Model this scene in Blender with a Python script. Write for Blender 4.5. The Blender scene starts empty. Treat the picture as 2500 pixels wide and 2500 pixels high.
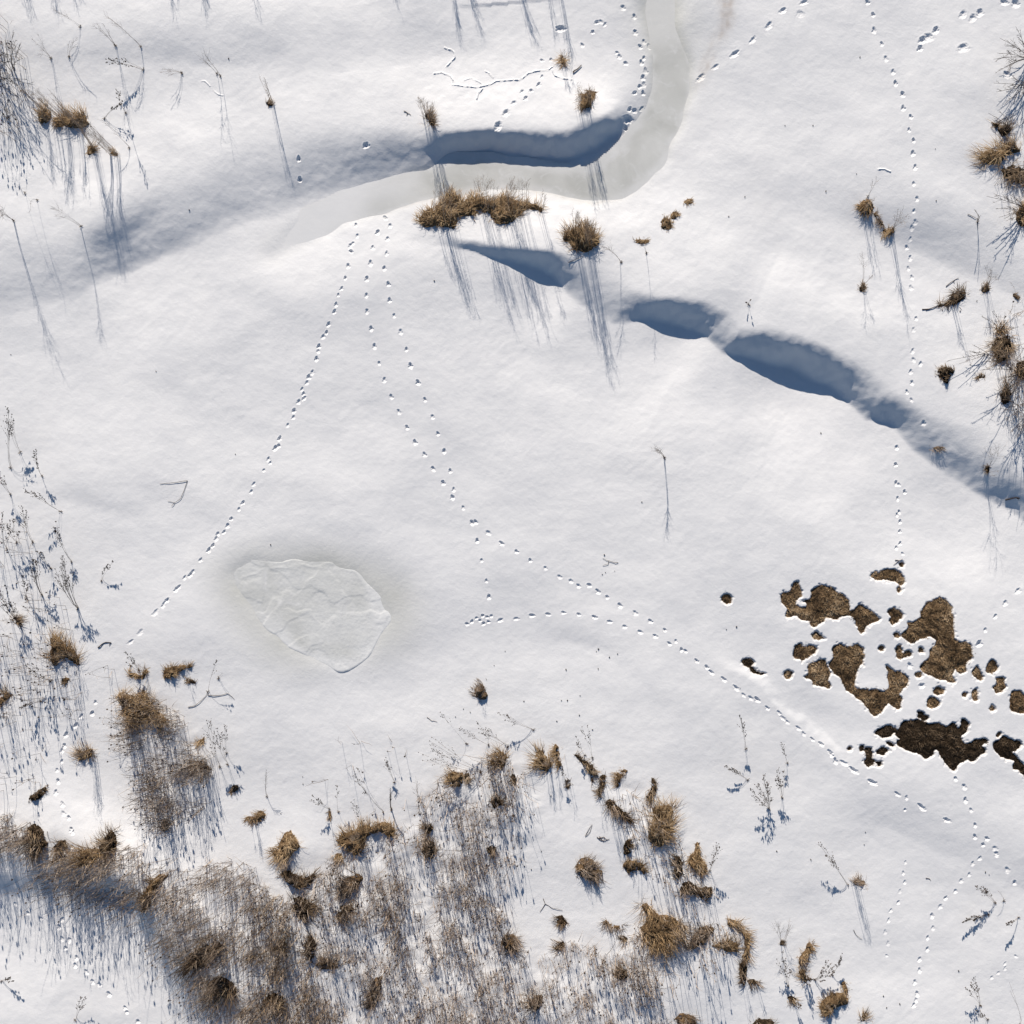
import bpy, math, random
import numpy as np
R = math.radians
random.seed(7)
rng = np.random.default_rng(11)
scene = bpy.context.scene
col = scene.collection

# ------------------------------------------------------------------ camera, sky, sun, exposure
CAM_X, CAM_Y, CAM_H = 0.5, -2.0, 24.0          # the drone hovers here, looking straight down
FRAME = 25.0                                   # metres of ground across the picture
cam_data = bpy.data.cameras.new('camera')
cam = bpy.data.objects.new('camera', cam_data); col.objects.link(cam)
cam.location = (CAM_X, CAM_Y, CAM_H)
cam_data.sensor_width = 36
cam_data.lens = 36*CAM_H/FRAME
cam_data.shift_x = -CAM_X/FRAME
cam_data.shift_y = -CAM_Y/FRAME
cam_data.clip_end = 1500
scene.camera = cam

SUN_EL = R(24.0)
SUN_AZ = math.atan2(-0.20, 1.0)                # from +y (image up) towards +x
sd = np.array([math.sin(SUN_AZ)*math.cos(SUN_EL), math.cos(SUN_AZ)*math.cos(SUN_EL), math.sin(SUN_EL)])
world = bpy.data.worlds.new('World'); scene.world = world; world.use_nodes = True
wn = world.node_tree
sky = wn.nodes.new('ShaderNodeTexSky'); sky.sky_type = 'NISHITA'; sky.sun_disc = False
sky.sun_elevation = SUN_EL; sky.sun_rotation = SUN_AZ; sky.air_density = 1.0; sky.dust_density = 0.15; sky.ozone_density = 3.6
bg = wn.nodes['Background']; bg.inputs[1].default_value = 0.056
wn.links.new(sky.outputs[0], bg.inputs[0])
sun_d = bpy.data.lights.new('sun', 'SUN'); sun_d.energy = 4.6; sun_d.angle = R(0.53); sun_d.color = (1.0, 0.918, 0.82)
sun = bpy.data.objects.new('sun', sun_d); col.objects.link(sun)
from mathutils import Vector
sun.rotation_euler = Vector(-sd).to_track_quat('-Z', 'Y').to_euler()
sun.location = (0, 20, 12)
scene.view_settings.view_transform = 'Standard'; scene.view_settings.look = 'None'
scene.view_settings.gamma = 1.0; scene.view_settings.use_curve_mapping = False
scene.view_settings.exposure = 0.34
scene.render.engine = 'CYCLES'
scene.cycles.max_bounces = 5; scene.cycles.diffuse_bounces = 3; scene.cycles.glossy_bounces = 2; scene.cycles.caustics_reflective = False; scene.cycles.caustics_refractive = False

# ------------------------------------------------------------------ plan coordinates (one unit = 1 cm on the ground, y down)
TILES = {'F':(0,0,1.0), 'Z1':(0,0,.43116), 'Z2':(833,0,.43116), 'Z3':(1666,0,.43168), 'Z4':(0,833,.43116), 'Z5':(833,833,.43116),
         'Z6':(1666,833,.43168), 'B1':(0,1500,.3235), 'B2':(0,1875,.3235), 'B3':(625,1875,.3235), 'B4':(900,1500,.3235),
         'B5':(1250,1875,.3235), 'B6':(1875,1875,.3235), 'B7':(1750,1350,.3882)}
def plan(tile, x, y):
    ox, oy, s = TILES[tile]
    return ox + x*s, oy + y*s
def pl(tile, *pts): return [plan(tile, *p) for p in pts]
def w0(px, py): return (px-1250)*.01, (1250-py)*.01

# ------------------------------------------------------------------ noise and small numeric helpers
def _hash(ix, iy, seed):
    h = (ix.astype(np.int64)*374761393 + iy.astype(np.int64)*668265263 + seed*1442695041) & 0xffffffff
    h = ((h ^ (h >> 13))*1274126177) & 0xffffffff
    return ((h ^ (h >> 16)) & 0xffff)/65535.0
def perlin(x, y, seed=0):
    x = np.asarray(x, float); y = np.asarray(y, float)
    x0 = np.floor(x); y0 = np.floor(y); fx = x-x0; fy = y-y0
    u = fx*fx*fx*(fx*(fx*6-15)+10); v = fy*fy*fy*(fy*(fy*6-15)+10)
    out = 0
    def g(dx, dy):
        a = _hash(x0+dx, y0+dy, seed)*6.2831853
        return np.cos(a)*(fx-dx) + np.sin(a)*(fy-dy)
    a = g(0,0); b = g(1,0); c = g(0,1); d = g(1,1)
    return ((a*(1-u)+b*u)*(1-v) + (c*(1-u)+d*u)*v)*1.5
def sstep(t):
    t = np.clip(t, 0, 1); return t*t*(3-2*t)
def inside(px, py, poly):
    r = np.zeros(px.shape, bool); n = len(poly); j = n-1
    for i in range(n):
        xi, yi = poly[i]; xj, yj = poly[j]
        if yi != yj:
            c = ((yi > py) != (yj > py)) & (px < (xj-xi)*(py-yi)/(yj-yi) + xi)
            r ^= c
        j = i
    return r
def gblur(a, sigma):                            # gaussian blur, sigma in cells
    r = int(math.ceil(sigma*2.7)); k = np.exp(-.5*(np.arange(-r, r+1)/sigma)**2); k /= k.sum()
    for ax in (0, 1):
        b = np.pad(a, [(r, r) if i == ax else (0, 0) for i in (0, 1)], mode='edge'); n = a.shape[ax]
        out = np.zeros(a.shape)
        for i, w in enumerate(k): out += w*(b[i:i+n] if ax == 0 else b[:, i:i+n])
        a = out
    return a
_lipc = {}
def lip_noise(X, Y):
    if id(X) not in _lipc: _lipc[id(X)] = .060*perlin(X/.75, Y/.6, 11) + .020*perlin(X/.2, Y/.17, 12)
    return _lipc[id(X)]
def drift(X, Y, pts, L1=2.6, rise=.6, L2=2.5, off=.3, lip=1.0):
    """a wind-packed snow edge: rises over L1, falls D within w, climbs back over L2. pts = (px, py, D, w)"""
    best = np.full(X.shape, 1e9); sg = np.zeros(X.shape); D = np.zeros(X.shape); W = np.ones(X.shape)
    P = [(*w0(p[0], p[1]), p[2], p[3]) for p in pts]
    for a, b in zip(P[:-1], P[1:]):
        ex, ey = b[0]-a[0], b[1]-a[1]; l2 = ex*ex+ey*ey
        t = np.clip(((X-a[0])*ex + (Y-a[1])*ey)/l2, 0, 1)
        dx = X-a[0]-t*ex; dy = Y-a[1]-t*ey; d = np.hypot(dx, dy)
        m = d < best
        best = np.where(m, d, best)
        sg = np.where(m, np.sign(ey*dx - ex*dy), sg)   # + on the lee (picture-down) side
        D = np.where(m, a[2]+(b[2]-a[2])*t, D); W = np.where(m, a[3]+(b[3]-a[3])*t, W)
    k = 7
    D = gblur(D, k); W = gblur(W, k)*1.55
    d = best*sg + lip*lip_noise(X, Y) + .30*W*lip
    A = D*rise; B = D*(1-rise)
    up = A*sstep((d+L1)/L1)**1.5
    t = np.clip(d/W, 0, 1)
    dn = A - D*(1-(1-t**2.2)**1.6) + B*sstep((d-W-off)/L2)
    return np.where(d < 0, up, dn)

# ------------------------------------------------------------------ materials
def mat(name):
    m = bpy.data.materials.new(name); m.use_nodes = True
    nt = m.node_tree; return m, nt, nt.nodes['Principled BSDF']
def node(nt, kind, **kw):
    n = nt.nodes.new(kind)
    for k, v in kw.items():
        if k.startswith('_'): setattr(n, k[1:], v)
        else: n.inputs[k.replace('__', ' ')].default_value = v
    return n
def ramp(nt, stops):
    r = nt.nodes.new('ShaderNodeValToRGB'); e = r.color_ramp.elements
    while len(e) < len(stops): e.new(.5)
    for i, (p, c) in enumerate(stops): e[i].position = p; e[i].color = (*c, 1)
    return r
def world_pos(nt): return nt.nodes.new('ShaderNodeNewGeometry').outputs['Position']
def bumps(nt, bsdf, specs, pos):
    prev = None
    for scale, dist, detail in specs:
        n = node(nt, 'ShaderNodeTexNoise', Scale=scale, Detail=detail, Roughness=.6); nt.links.new(pos, n.inputs['Vector'])
        b = node(nt, 'ShaderNodeBump', Strength=1.0, Distance=dist); nt.links.new(n.outputs[0], b.inputs['Height'])
        if prev: nt.links.new(prev.outputs[0], b.inputs['Normal'])
        prev = b
    nt.links.new(prev.outputs[0], bsdf.inputs['Normal'])

def snow_material():
    m, nt, b = mat('snow')
    pos = world_pos(nt)
    at = nt.nodes.new('ShaderNodeAttribute'); at.attribute_name = 'slush'
    n = node(nt, 'ShaderNodeTexNoise', Scale=1.1, Detail=5, Roughness=.6); nt.links.new(pos, n.inputs['Vector'])
    r = ramp(nt, [(.3, (.83,.83,.835)), (.7, (.89,.885,.88))]); nt.links.new(n.outputs[0], r.inputs[0])
    n2 = node(nt, 'ShaderNodeTexNoise', Scale=4.0, Detail=6, Roughness=.65); nt.links.new(pos, n2.inputs['Vector'])
    mul = node(nt, 'ShaderNodeMath', _operation='MULTIPLY_ADD'); nt.links.new(n2.outputs[0], mul.inputs[0]); mul.inputs[1].default_value = .5; mul.inputs[2].default_value = .75
    mm = node(nt, 'ShaderNodeMath', _operation='MULTIPLY', _use_clamp=True); nt.links.new(at.outputs['Fac'], mm.inputs[0]); nt.links.new(mul.outputs[0], mm.inputs[1])
    mx = node(nt, 'ShaderNodeMix', _data_type='RGBA'); nt.links.new(mm.outputs[0], mx.inputs[0]); nt.links.new(r.outputs[0], mx.inputs[6]); mx.inputs[7].default_value = (.60,.602,.56,1)
    dt = nt.nodes.new('ShaderNodeAttribute'); dt.attribute_name = 'dirt'
    mx2 = node(nt, 'ShaderNodeMix', _data_type='RGBA'); nt.links.new(dt.outputs['Fac'], mx2.inputs[0]); nt.links.new(mx.outputs[2], mx2.inputs[6]); mx2.inputs[7].default_value = (.42,.33,.25,1)
    nt.links.new(mx2.outputs[2], b.inputs['Base Color'])
    b.inputs['Roughness'].default_value = .62; b.inputs['Specular IOR Level'].default_value = .25
    bumps(nt, b, [(9, .0065, 5), (48, .0022, 3)], pos)
    return m
def ice_material(name, c1, c2, bump, rim=(.84,.838,.83)):
    m, nt, b = mat(name)
    pos = world_pos(nt)
    n = node(nt, 'ShaderNodeTexNoise', Scale=.9, Detail=6, Roughness=.55, Distortion=.6); nt.links.new(pos, n.inputs['Vector'])
    r = ramp(nt, [(.32, c1), (.68, c2)]); nt.links.new(n.outputs[0], r.inputs[0])
    n2 = node(nt, 'ShaderNodeTexNoise', Scale=2.6, Detail=7, Roughness=.62, Distortion=.9); nt.links.new(pos, n2.inputs['Vector'])
    r2 = ramp(nt, [(.54, (0,0,0)), (.72, (.55,.55,.55))]); nt.links.new(n2.outputs[0], r2.inputs[0])      # dustings of blown snow
    mx = node(nt, 'ShaderNodeMix', _data_type='RGBA'); nt.links.new(r2.outputs[0], mx.inputs[0]); nt.links.new(r.outputs[0], mx.inputs[6]); mx.inputs[7].default_value = (.82,.82,.815,1)
    fr = nt.nodes.new('ShaderNodeAttribute'); fr.attribute_name = 'frost'                                  # hoar and blown snow along the margins
    mf = node(nt, 'ShaderNodeMix', _data_type='RGBA'); nt.links.new(fr.outputs['Fac'], mf.inputs[0]); nt.links.new(mx.outputs[2], mf.inputs[6]); mf.inputs[7].default_value = (*rim, 1)
    nt.links.new(mf.outputs[2], b.inputs['Base Color'])
    b.inputs['Roughness'].default_value = .42; b.inputs['Specular IOR Level'].default_value = .35
    bumps(nt, b, bump, pos)
    return m
def straw_material(name, stops, rough=.75):
    m, nt, b = mat(name)
    at = nt.nodes.new('ShaderNodeAttribute'); at.attribute_name = 'tint'
    oi = nt.nodes.new('ShaderNodeObjectInfo')
    pos = world_pos(nt)
    n = node(nt, 'ShaderNodeTexNoise', Scale=30, Detail=3); nt.links.new(pos, n.inputs['Vector'])
    a1 = node(nt, 'ShaderNodeMath', _operation='MULTIPLY_ADD'); nt.links.new(n.outputs[0], a1.inputs[0]); a1.inputs[1].default_value = .35; nt.links.new(at.outputs['Fac'], a1.inputs[2])
    a2 = node(nt, 'ShaderNodeMath', _operation='SUBTRACT'); nt.links.new(a1.outputs[0], a2.inputs[0]); a2.inputs[1].default_value = .17
    r = ramp(nt, stops); nt.links.new(a2.outputs[0], r.inputs[0]); nt.links.new(r.outputs[0], b.inputs['Base Color'])
    b.inputs['Roughness'].default_value = rough; b.inputs['Specular IOR Level'].default_value = .2
    return m
def turf_material(name, c1, c2, c3):
    m, nt, b = mat(name)
    pos = world_pos(nt)
    n = node(nt, 'ShaderNodeTexNoise', Scale=26, Detail=6, Roughness=.7); nt.links.new(pos, n.inputs['Vector'])
    r = ramp(nt, [(.3, c1), (.52, c2), (.72, c3)]); nt.links.new(n.outputs[0], r.inputs[0]); nt.links.new(r.outputs[0], b.inputs['Base Color'])
    b.inputs['Roughness'].default_value = .9; b.inputs['Specular IOR Level'].default_value = .1
    bumps(nt, b, [(40, .02, 4), (120, .01, 2)], pos)
    return m
M_SNOW = snow_material()
M_ICE = ice_material('stream_ice', (.55,.553,.52), (.73,.73,.70), [(3, .004, 3), (30, .0012, 3)])
M_POND = ice_material('pond_ice', (.64,.645,.62), (.76,.765,.75), [(2.5, .012, 3), (14, .004, 4), (60, .001, 2)], (.83,.832,.82))
M_STRAW = straw_material('dry_straw', [(0, (.065,.038,.019)), (.35, (.235,.148,.073)), (.65, (.47,.315,.165)), (1, (.70,.52,.32))])
M_DARK = straw_material('dark_straw', [(0, (.035,.022,.013)), (.4, (.14,.092,.055)), (.7, (.31,.215,.13)), (1, (.54,.41,.27))])
M_GREY = straw_material('grey_straw', [(0, (.08,.058,.044)), (.4, (.24,.18,.135)), (.75, (.42,.33,.25)), (1, (.60,.49,.39))])
M_STEM = straw_material('dry_stem', [(0, (.03,.02,.015)), (.5, (.11,.075,.052)), (1, (.26,.185,.13))])
M_SEED = straw_material('seed_head', [(0, (.014,.010,.008)), (.5, (.05,.034,.024)), (1, (.12,.08,.055))])
M_BARK = straw_material('twig_bark', [(0, (.02,.014,.011)), (.5, (.07,.05,.04)), (1, (.2,.15,.11))])
M_TURF = turf_material('matted_turf', (.05,.031,.017), (.17,.11,.06), (.34,.23,.135))
M_LITTER = straw_material('matted_straw', [(0, (.045,.027,.014)), (.35, (.19,.122,.062)), (.65, (.42,.285,.16)), (1, (.68,.51,.32))])
M_WETL = straw_material('wet_straw', [(0, (.012,.008,.005)), (.45, (.05,.033,.019)), (.8, (.13,.088,.052)), (1, (.28,.20,.13))])
M_WET = turf_material('wet_turf', (.010,.007,.004), (.032,.021,.012), (.075,.05,.03))

# ------------------------------------------------------------------ mesh helpers
class MB:
    def __init__(s): s.v = []; s.f = []; s.t = []
    def blade(s, pts, w, tint, side=None):
        """flat tapering blade through the points; one triangle at the tip"""
        b = len(s.v); n = len(pts)
        dx = pts[-1][0]-pts[0][0]; dy = pts[-1][1]-pts[0][1]; l = math.hypot(dx, dy) or 1
        sx, sy = (-dy/l, dx/l) if side is None else side
        for i, p in enumerate(pts[:-1]):
            ww = w*(1-.55*i/(n-1))*.5
            s.v.append((p[0]-sx*ww, p[1]-sy*ww, p[2])); s.v.append((p[0]+sx*ww, p[1]+sy*ww, p[2])); s.t += [tint, tint]
        s.v.append(tuple(pts[-1])); s.t.append(min(1, tint+.12))
        for i in range(n-2):
            k = b+2*i; s.f.append((k, k+1, k+3, k+2))
        k = b+2*(n-2); s.f.append((k, k+1, k+2))
    def tube(s, pts, r0, r1, tint, sides=3):
        b = len(s.v); n = len(pts)
        for i, p in enumerate(pts):
            q = pts[min(i+1, n-1)]; o = pts[max(i-1, 0)]
            d = Vector((q[0]-o[0], q[1]-o[1], q[2]-o[2])).normalized()
            u = d.cross(Vector((0,0,1)) if abs(d.z) < .8 else Vector((0,1,0))).normalized(); w = d.cross(u)
            r = r0+(r1-r0)*i/(n-1)
            for k in range(sides):
                a = 6.2832*k/sides
                e = u*math.cos(a)*r + w*math.sin(a)*r
                s.v.append((p[0]+e.x, p[1]+e.y, p[2]+e.z)); s.t.append(tint)
        for i in range(n-1):
            for k in range(sides):
                k2 = (k+1) % sides
                s.f.append((b+i*sides+k, b+i*sides+k2, b+(i+1)*sides+k2, b+(i+1)*sides+k))
        s.f.append(tuple(b+(n-1)*sides+k for k in range(sides)))
    def blob(s, c, rx, ry, rz, tint, seg=5, jit=.2):
        b = len(s.v)
        rings = [(-.5, .85), (.45, .8)]
        s.v.append((c[0], c[1], c[2]-rz)); s.t.append(tint)
        for h, q in rings:
            ph = random.random()*6.28
            for k in range(seg):
                a = ph+6.2832*k/seg; j = 1+random.uniform(-jit, jit)
                s.v.append((c[0]+math.cos(a)*rx*q*j, c[1]+math.sin(a)*ry*q*j, c[2]+h*rz)); s.t.append(tint)
        s.v.append((c[0], c[1], c[2]+rz)); s.t.append(tint); top = len(s.v)-1
        for k in range(seg):
            k2 = (k+1) % seg
            s.f.append((b, b+1+k2, b+1+k))
            s.f.append((b+1+k, b+1+k2, b+1+seg+k2, b+1+seg+k))
            s.f.append((b+1+seg+k, b+1+seg+k2, top))
    def build(s, name, material, parent=None, loc=None, smooth=False):
        me = bpy.data.meshes.new(name); me.from_pydata(s.v, [], s.f)
        a = me.attributes.new('tint', 'FLOAT', 'POINT'); a.data.foreach_set('value', np.array(s.t, dtype=np.float32))
        if smooth: me.polygons.foreach_set('use_smooth', [True]*len(me.polygons))
        me.materials.append(material)
        o = bpy.data.objects.new(name, me); col.objects.link(o)
        if parent is not None: o.parent = parent
        if loc is not None: o.location = loc
        return o
def tag(o, label=None, cat=None, group=None, kind=None):
    if label: o['label'] = label
    if cat: o['category'] = cat
    if group: o['group'] = group
    if kind: o['kind'] = kind
    return o
def empty(name, loc):
    o = bpy.data.objects.new(name, None); o.empty_display_size = .1; o.location = loc; col.objects.link(o); return o
def grid_mesh(name, V, quads, material, parent=None, normals=None, attrs=None):
    me = bpy.data.meshes.new(name)
    me.vertices.add(len(V)); me.vertices.foreach_set('co', np.ascontiguousarray(V, dtype=np.float32).ravel())
    nq = len(quads); me.loops.add(nq*4); me.loops.foreach_set('vertex_index', np.ascontiguousarray(quads, dtype=np.int32).ravel())
    me.polygons.add(nq); me.polygons.foreach_set('loop_start', np.arange(0, nq*4, 4, dtype=np.int32))
    me.polygons.foreach_set('use_smooth', np.ones(nq, dtype=bool))
    for k, v in (attrs or {}).items():
        a = me.attributes.new(k, 'FLOAT', 'POINT'); a.data.foreach_set('value', np.ascontiguousarray(v, dtype=np.float32))
    me.update(calc_edges=True); me.validate()
    if normals is not None: me.normals_split_custom_set_from_vertices(normals.tolist())
    me.materials.append(material)
    o = bpy.data.objects.new(name, me); col.objects.link(o)
    if parent is not None: o.parent = parent
    return o

# ================================================================== THE SNOWFIELD
HALF = 13.6; CS = .04; SUB = 4; NC = int(round(2*HALF/CS)); FS = CS/SUB; NF = NC*SUB
gx = -HALF + CS*np.arange(NC+1)
X, Y = np.meshgrid(gx, gx)                      # rows = y
PX, PY = X*100+1250, 1250-Y*100
WX = PX + 9*perlin(PX/45, PY/45, 3) + 4*perlin(PX/17, PY/17, 4)
WY = PY + 9*perlin(PX/45, PY/45, 5) + 4*perlin(PX/17, PY/17, 6)

STREAM = [(1560,-60),(1570,60),(1600,130),(1592,200),(1578,260),(1560,300),(1530,350),(1500,385),(1478,402),(1440,420),(1380,420),(1310,404),(1250,392),(1150,386),(1080,398),(1030,414),(950,435),(880,455),(800,492),(720,520),(650,560),(612,600),
          (660,645),(700,622),(750,588),(850,535),(930,512),(1010,490),(1080,462),(1150,451),(1250,453),(1330,461),(1400,481),(1450,492),(1500,485),(1570,442),(1620,382),(1662,300),(1690,220),(1692,150),(1670,100),(1660,30),(1670,-60)]
POND = pl('Z4',(1350,1300),(1420,1270),(1500,1265),(1600,1270),(1680,1262),(1780,1275),(1900,1290)) + pl('Z5',(60,1320),(130,1390),(200,1480),(240,1560),(200,1640)) + [(880,1600),(830,1625),(770,1600),(735,1585),(690,1560),(650,1515),(612,1470),(590,1430),(578,1400)]
HALO = [(505,1400),(535,1368),(640,1345),(760,1335),(890,1362),(975,1405),(1030,1480),(1020,1550),(950,1590),(880,1600),(800,1600),(770,1640),(690,1630),(610,1570),(550,1490)]
in_str = inside(WX, WY, STREAM).astype(float)
m_str_w = gblur(in_str, 8)
m_str_s = gblur(in_str, 4.0)
END_C = PX-650+.8*(PY-560)
m_stream = gblur(in_str, 3.0)*sstep((END_C+25*perlin(X/.6, Y/.5, 78))/190)
POND = [(765+(x-765)*1.10, 1490+(y-1490)*1.10) for x, y in POND]
m_pond = gblur(inside(WX, WY, POND).astype(float), 3.0)
m_halo = gblur(inside(WX, WY, HALO).astype(float), 9)

BANK_A = [(-500,700,.10,1.2),(-150,680,.15,1.1),(0,650,.14,1.1),(150,615,.14,1.1),(250,580,.29,.85),(330,540,.22,1.0),(440,475,.17,1.2),(560,425,.21,1.1),(640,405,.16,1.2),(720,385,.24,1.1),(820,362,.25,1.0),(950,342,.28,.85),
          (1030,345,.20,.8),(1065,342,.32,.45),(1110,338,.40,.32),(1200,333,.38,.28),(1300,343,.40,.32),(1380,345,.42,.4),(1440,322,.44,.4),(1490,292,.36,.4),(1512,262,.14,.5),(1535,200,.05,.8),(1555,100,.03,.8),(1560,-100,.02,.8)]
BANK_B = [(950,540,0,.4),(1080,572,.03,.3),(1130,588,.09,.16),(1200,608,.13,.2),(1290,618,.28,.28),(1335,625,.38,.3),(1368,636,.38,.34),(1395,652,.30,.4),(1425,670,.17,.6),(1470,690,.15,.8),(1525,725,.18,.6),(1580,738,.26,.34),(1650,746,.40,.38),(1715,756,.36,.42),(1765,780,.26,.6),(1795,825,.24,.4),
          (1860,826,.47,.44),(1950,844,.57,.5),(2050,890,.48,.48),(2115,930,.36,.6),(2160,968,.33,.6),(2210,996,.32,.4),(2260,1025,.28,.7),(2380,1095,.30,.8),(2480,1170,.36,.65),(2600,1260,.34,.6),(2900,1420,0,.6)]
BANK_C = [(-300,2050,.2,.8),(0,2110,.24,.8),(120,2110,.24,.7),(230,2125,.44,.45),(320,2160,.50,.45),(400,2260,.34,.6),(480,2370,.24,.8),(540,2500,.2,.8),(600,2700,.2,.8)]
SOFT = [[(1990,380,0,1),(2100,425,.06,.9),(2260,510,.12,.8),(2400,575,.12,.8),(2650,680,.10,.8)],
        [(2050,1880,0,1),(2180,1930,.06,.7),(2320,1985,.07,.8),(2500,2060,.06,.8),(2700,2150,.06,.8)],
        [(1300,1510,0,.5),(1380,1522,.025,.3),(1470,1545,.03,.3),(1560,1600,.02,.4),(1640,1650,0,.5)],
        [(100,1150,0,.5),(200,1180,.03,.4),(330,1215,.03,.4),(420,1270,0,.5)],
        [(-100,20,.05,1),(200,30,.06,1),(450,40,.08,.9),(800,50,.07,1),(1100,20,.04,1)],
        [(1740,320,0,.8),(1820,350,.04,.5),(1900,395,.03,.6),(1960,420,0,.8)],
        [(620,2050,0,.4),(700,2080,.06,.4),(800,2060,.05,.4),(900,2040,0,.5)],
        [(100,2040,0,.3),(140,2010,.10,.4),(200,2040,.10,.4),(250,2060,0,.4)],
        [(200,560,0,.5),(250,540,.10,.5),(330,490,.08,.5),(380,460,0,.5)]]
MELT_EDGE = [(1700,1560),(1750,1600),(1860,1680),(1960,1770),(2050,1850),(2100,1890)]

def macro(X, Y):
    z = drift(X, Y, BANK_A, L1=2.8, rise=.55, off=.35, L2=2.2)
    z += drift(X, Y, BANK_B, L1=3.6, rise=.45, off=.5, L2=3.0)
    z += drift(X, Y, BANK_C, L1=2.0, rise=.45, off=.3, L2=3.0)
    for s in SOFT: z += drift(X, Y, s, L1=1.6, rise=.6, off=.3, L2=1.8, lip=.5)
    z += .075*perlin(X/6.3+4, Y/4.6, 20) + .034*perlin(X/3.1, Y/2.6, 21) + .015*perlin(X/1.5+.3*Y, Y/1.2, 22)
    z += .0045*perlin(X/.62, Y/.5, 23) + .0022*perlin(X/.27+.5*Y, Y/.22, 24) + .0010*perlin(X/.13, Y/.11, 25)
    rip = np.clip(perlin(X/2.6+7, Y/2.6, 26)*1.6+.1, 0, 1)
    z += .0015*rip*perlin((X*.8+Y*.6)/.55, (Y*.8-X*.6)/.13, 27)
    return z
H0 = macro(X, Y)
# the reed bed's snow is broken and lumpy
REED_COLUMN = pl('B1',(900,620),(1130,580),(1290,700),(1420,850),(1540,950),(1640,1070),(1600,1200),(1590,1450),(1300,1640),(1180,1640),(1060,1500),(1000,1100),(950,850))
REED_LEFT = pl('B2',(-300,330),(0,330),(150,350),(260,450),(380,600),(500,560),(700,600),(880,600),(1100,570),(1290,640),(1420,750),(1640,730),(1800,700),(1932,750),(2000,2300),(1700,2300),(1600,1932),(1500,1700),(1300,1400),(1050,1150),(700,1100),(450,1000),(200,800),(0,800),(-300,800))
REED_MAIN = [(620,2110),(680,2230),(760,2165),(800,2100),(870,2060),(930,2070),(1000,1990),(1040,1930),(1100,1880),(1190,1840),(1290,1880),(1322,1960),(1310,2060),(1252,2100),(1235,2180),(1240,2290),(1330,2320),(1400,2290),(1500,2330),(1560,2250),(1600,2380),(1640,2500),(1660,2620),(600,2620)]
REED_STRIP = [(1470,1910),(1540,1900),(1600,1930),(1650,2020),(1700,2130),(1745,2200),(1690,2240),(1620,2160),(1560,2080),(1500,1990)]
m_reed = gblur((inside(PX,PY,REED_COLUMN)|inside(PX,PY,REED_LEFT)|inside(PX,PY,REED_MAIN)|inside(PX,PY,REED_STRIP)).astype(float), 5)
H0 += m_reed*(.030*perlin(X/.55, Y/.5, 31) + .009*perlin(X/.2, Y/.18, 32))
# the melted basin lies a little lower than the drift beside it
best = np.full(X.shape, 1e9); sgn = np.zeros(X.shape)
for a, b in zip(MELT_EDGE[:-1], MELT_EDGE[1:]):
    ax, ay = a; ex, ey = b[0]-ax, b[1]-ay
    t = np.clip(((PX-ax)*ex+(PY-ay)*ey)/(ex*ex+ey*ey), 0, 1)
    dx = PX-ax-t*ex; dy = PY-ay-t*ey; d = np.hypot(dx, dy); mm = d < best
    best = np.where(mm, d, best); sgn = np.where(mm, np.sign(ex*dy-ey*dx), sgn)
dd = best*sgn                                   # negative = basin side (up right)
H0 -= .044*sstep((PX-1720)/120)*sstep((2110-PX)/120)*sstep((-dd+12+16*perlin(PX/90,PY/90,33)+5*perlin(PX/25,PY/25,34))/30)*np.exp(-np.maximum(-dd-40,0)/90)
# stream bed and pond hollow
ICE_Z = -.10; POND_Z = -.018
H0 = H0*(1-m_str_w) + (ICE_Z+.014)*m_str_w - .05*m_stream
flat = sstep(gblur(m_halo, 12)*1.5)
H0 = H0*(1-.92*flat)                           # the pond lies in a level pan
mp = gblur(m_pond, 8)
H0 = H0*(1-.8*mp) + (POND_Z+.004)*.8*mp - .026*m_pond
# level towards the rim of the surveyed square so that the open field joins on
fade = sstep((HALF - np.maximum(abs(X), abs(Y)))/.7)
H0 = H0*fade

slush = np.clip(m_str_s*.95-.10, 0, 1)*np.clip(.12+.9*sstep((END_C-40)/300), 0, 1)*(.62+.38*sstep((PY-10)/120)) + .25*gblur(in_str, 11)*sstep((END_C-120)/300)
slush += .05*gblur(inside(WX, WY, [(600,560),(660,545),(760,510),(790,540),(700,620),(650,650),(610,630)]).astype(float), 9)
slush += .40*gblur(inside(WX, WY, [(1520,-40),(1700,-40),(1720,90),(1700,170),(1600,170),(1580,90)]).astype(float), 12)
slush = np.clip(slush + m_halo*(.72+.35*np.clip(1.2*perlin(X/1.3, Y/1.1, 72)+.3, 0, 1)), 0, 1)
dirt = .55*gblur(inside(WX, WY, [(1755,-20),(1790,-20),(1785,50),(1750,110),(1715,190),(1690,230),(1710,180),(1762,60)]).astype(float), 2.5)
dirt += .10*gblur(inside(WX, WY, [(1850,400),(1865,400),(1880,550),(1860,545)]).astype(float), 7)
dirt += .16*np.exp(-((gblur(in_str, 2.0)-.38)/.16)**2)*sstep((PX-820)/200)*(gblur(in_str, 9) > .03)*(Y < w0(0, 425)[1])
dirt *= .6+.8*np.clip(perlin(X/.12, Y/.2, 71)+.4, 0, 1)

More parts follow.
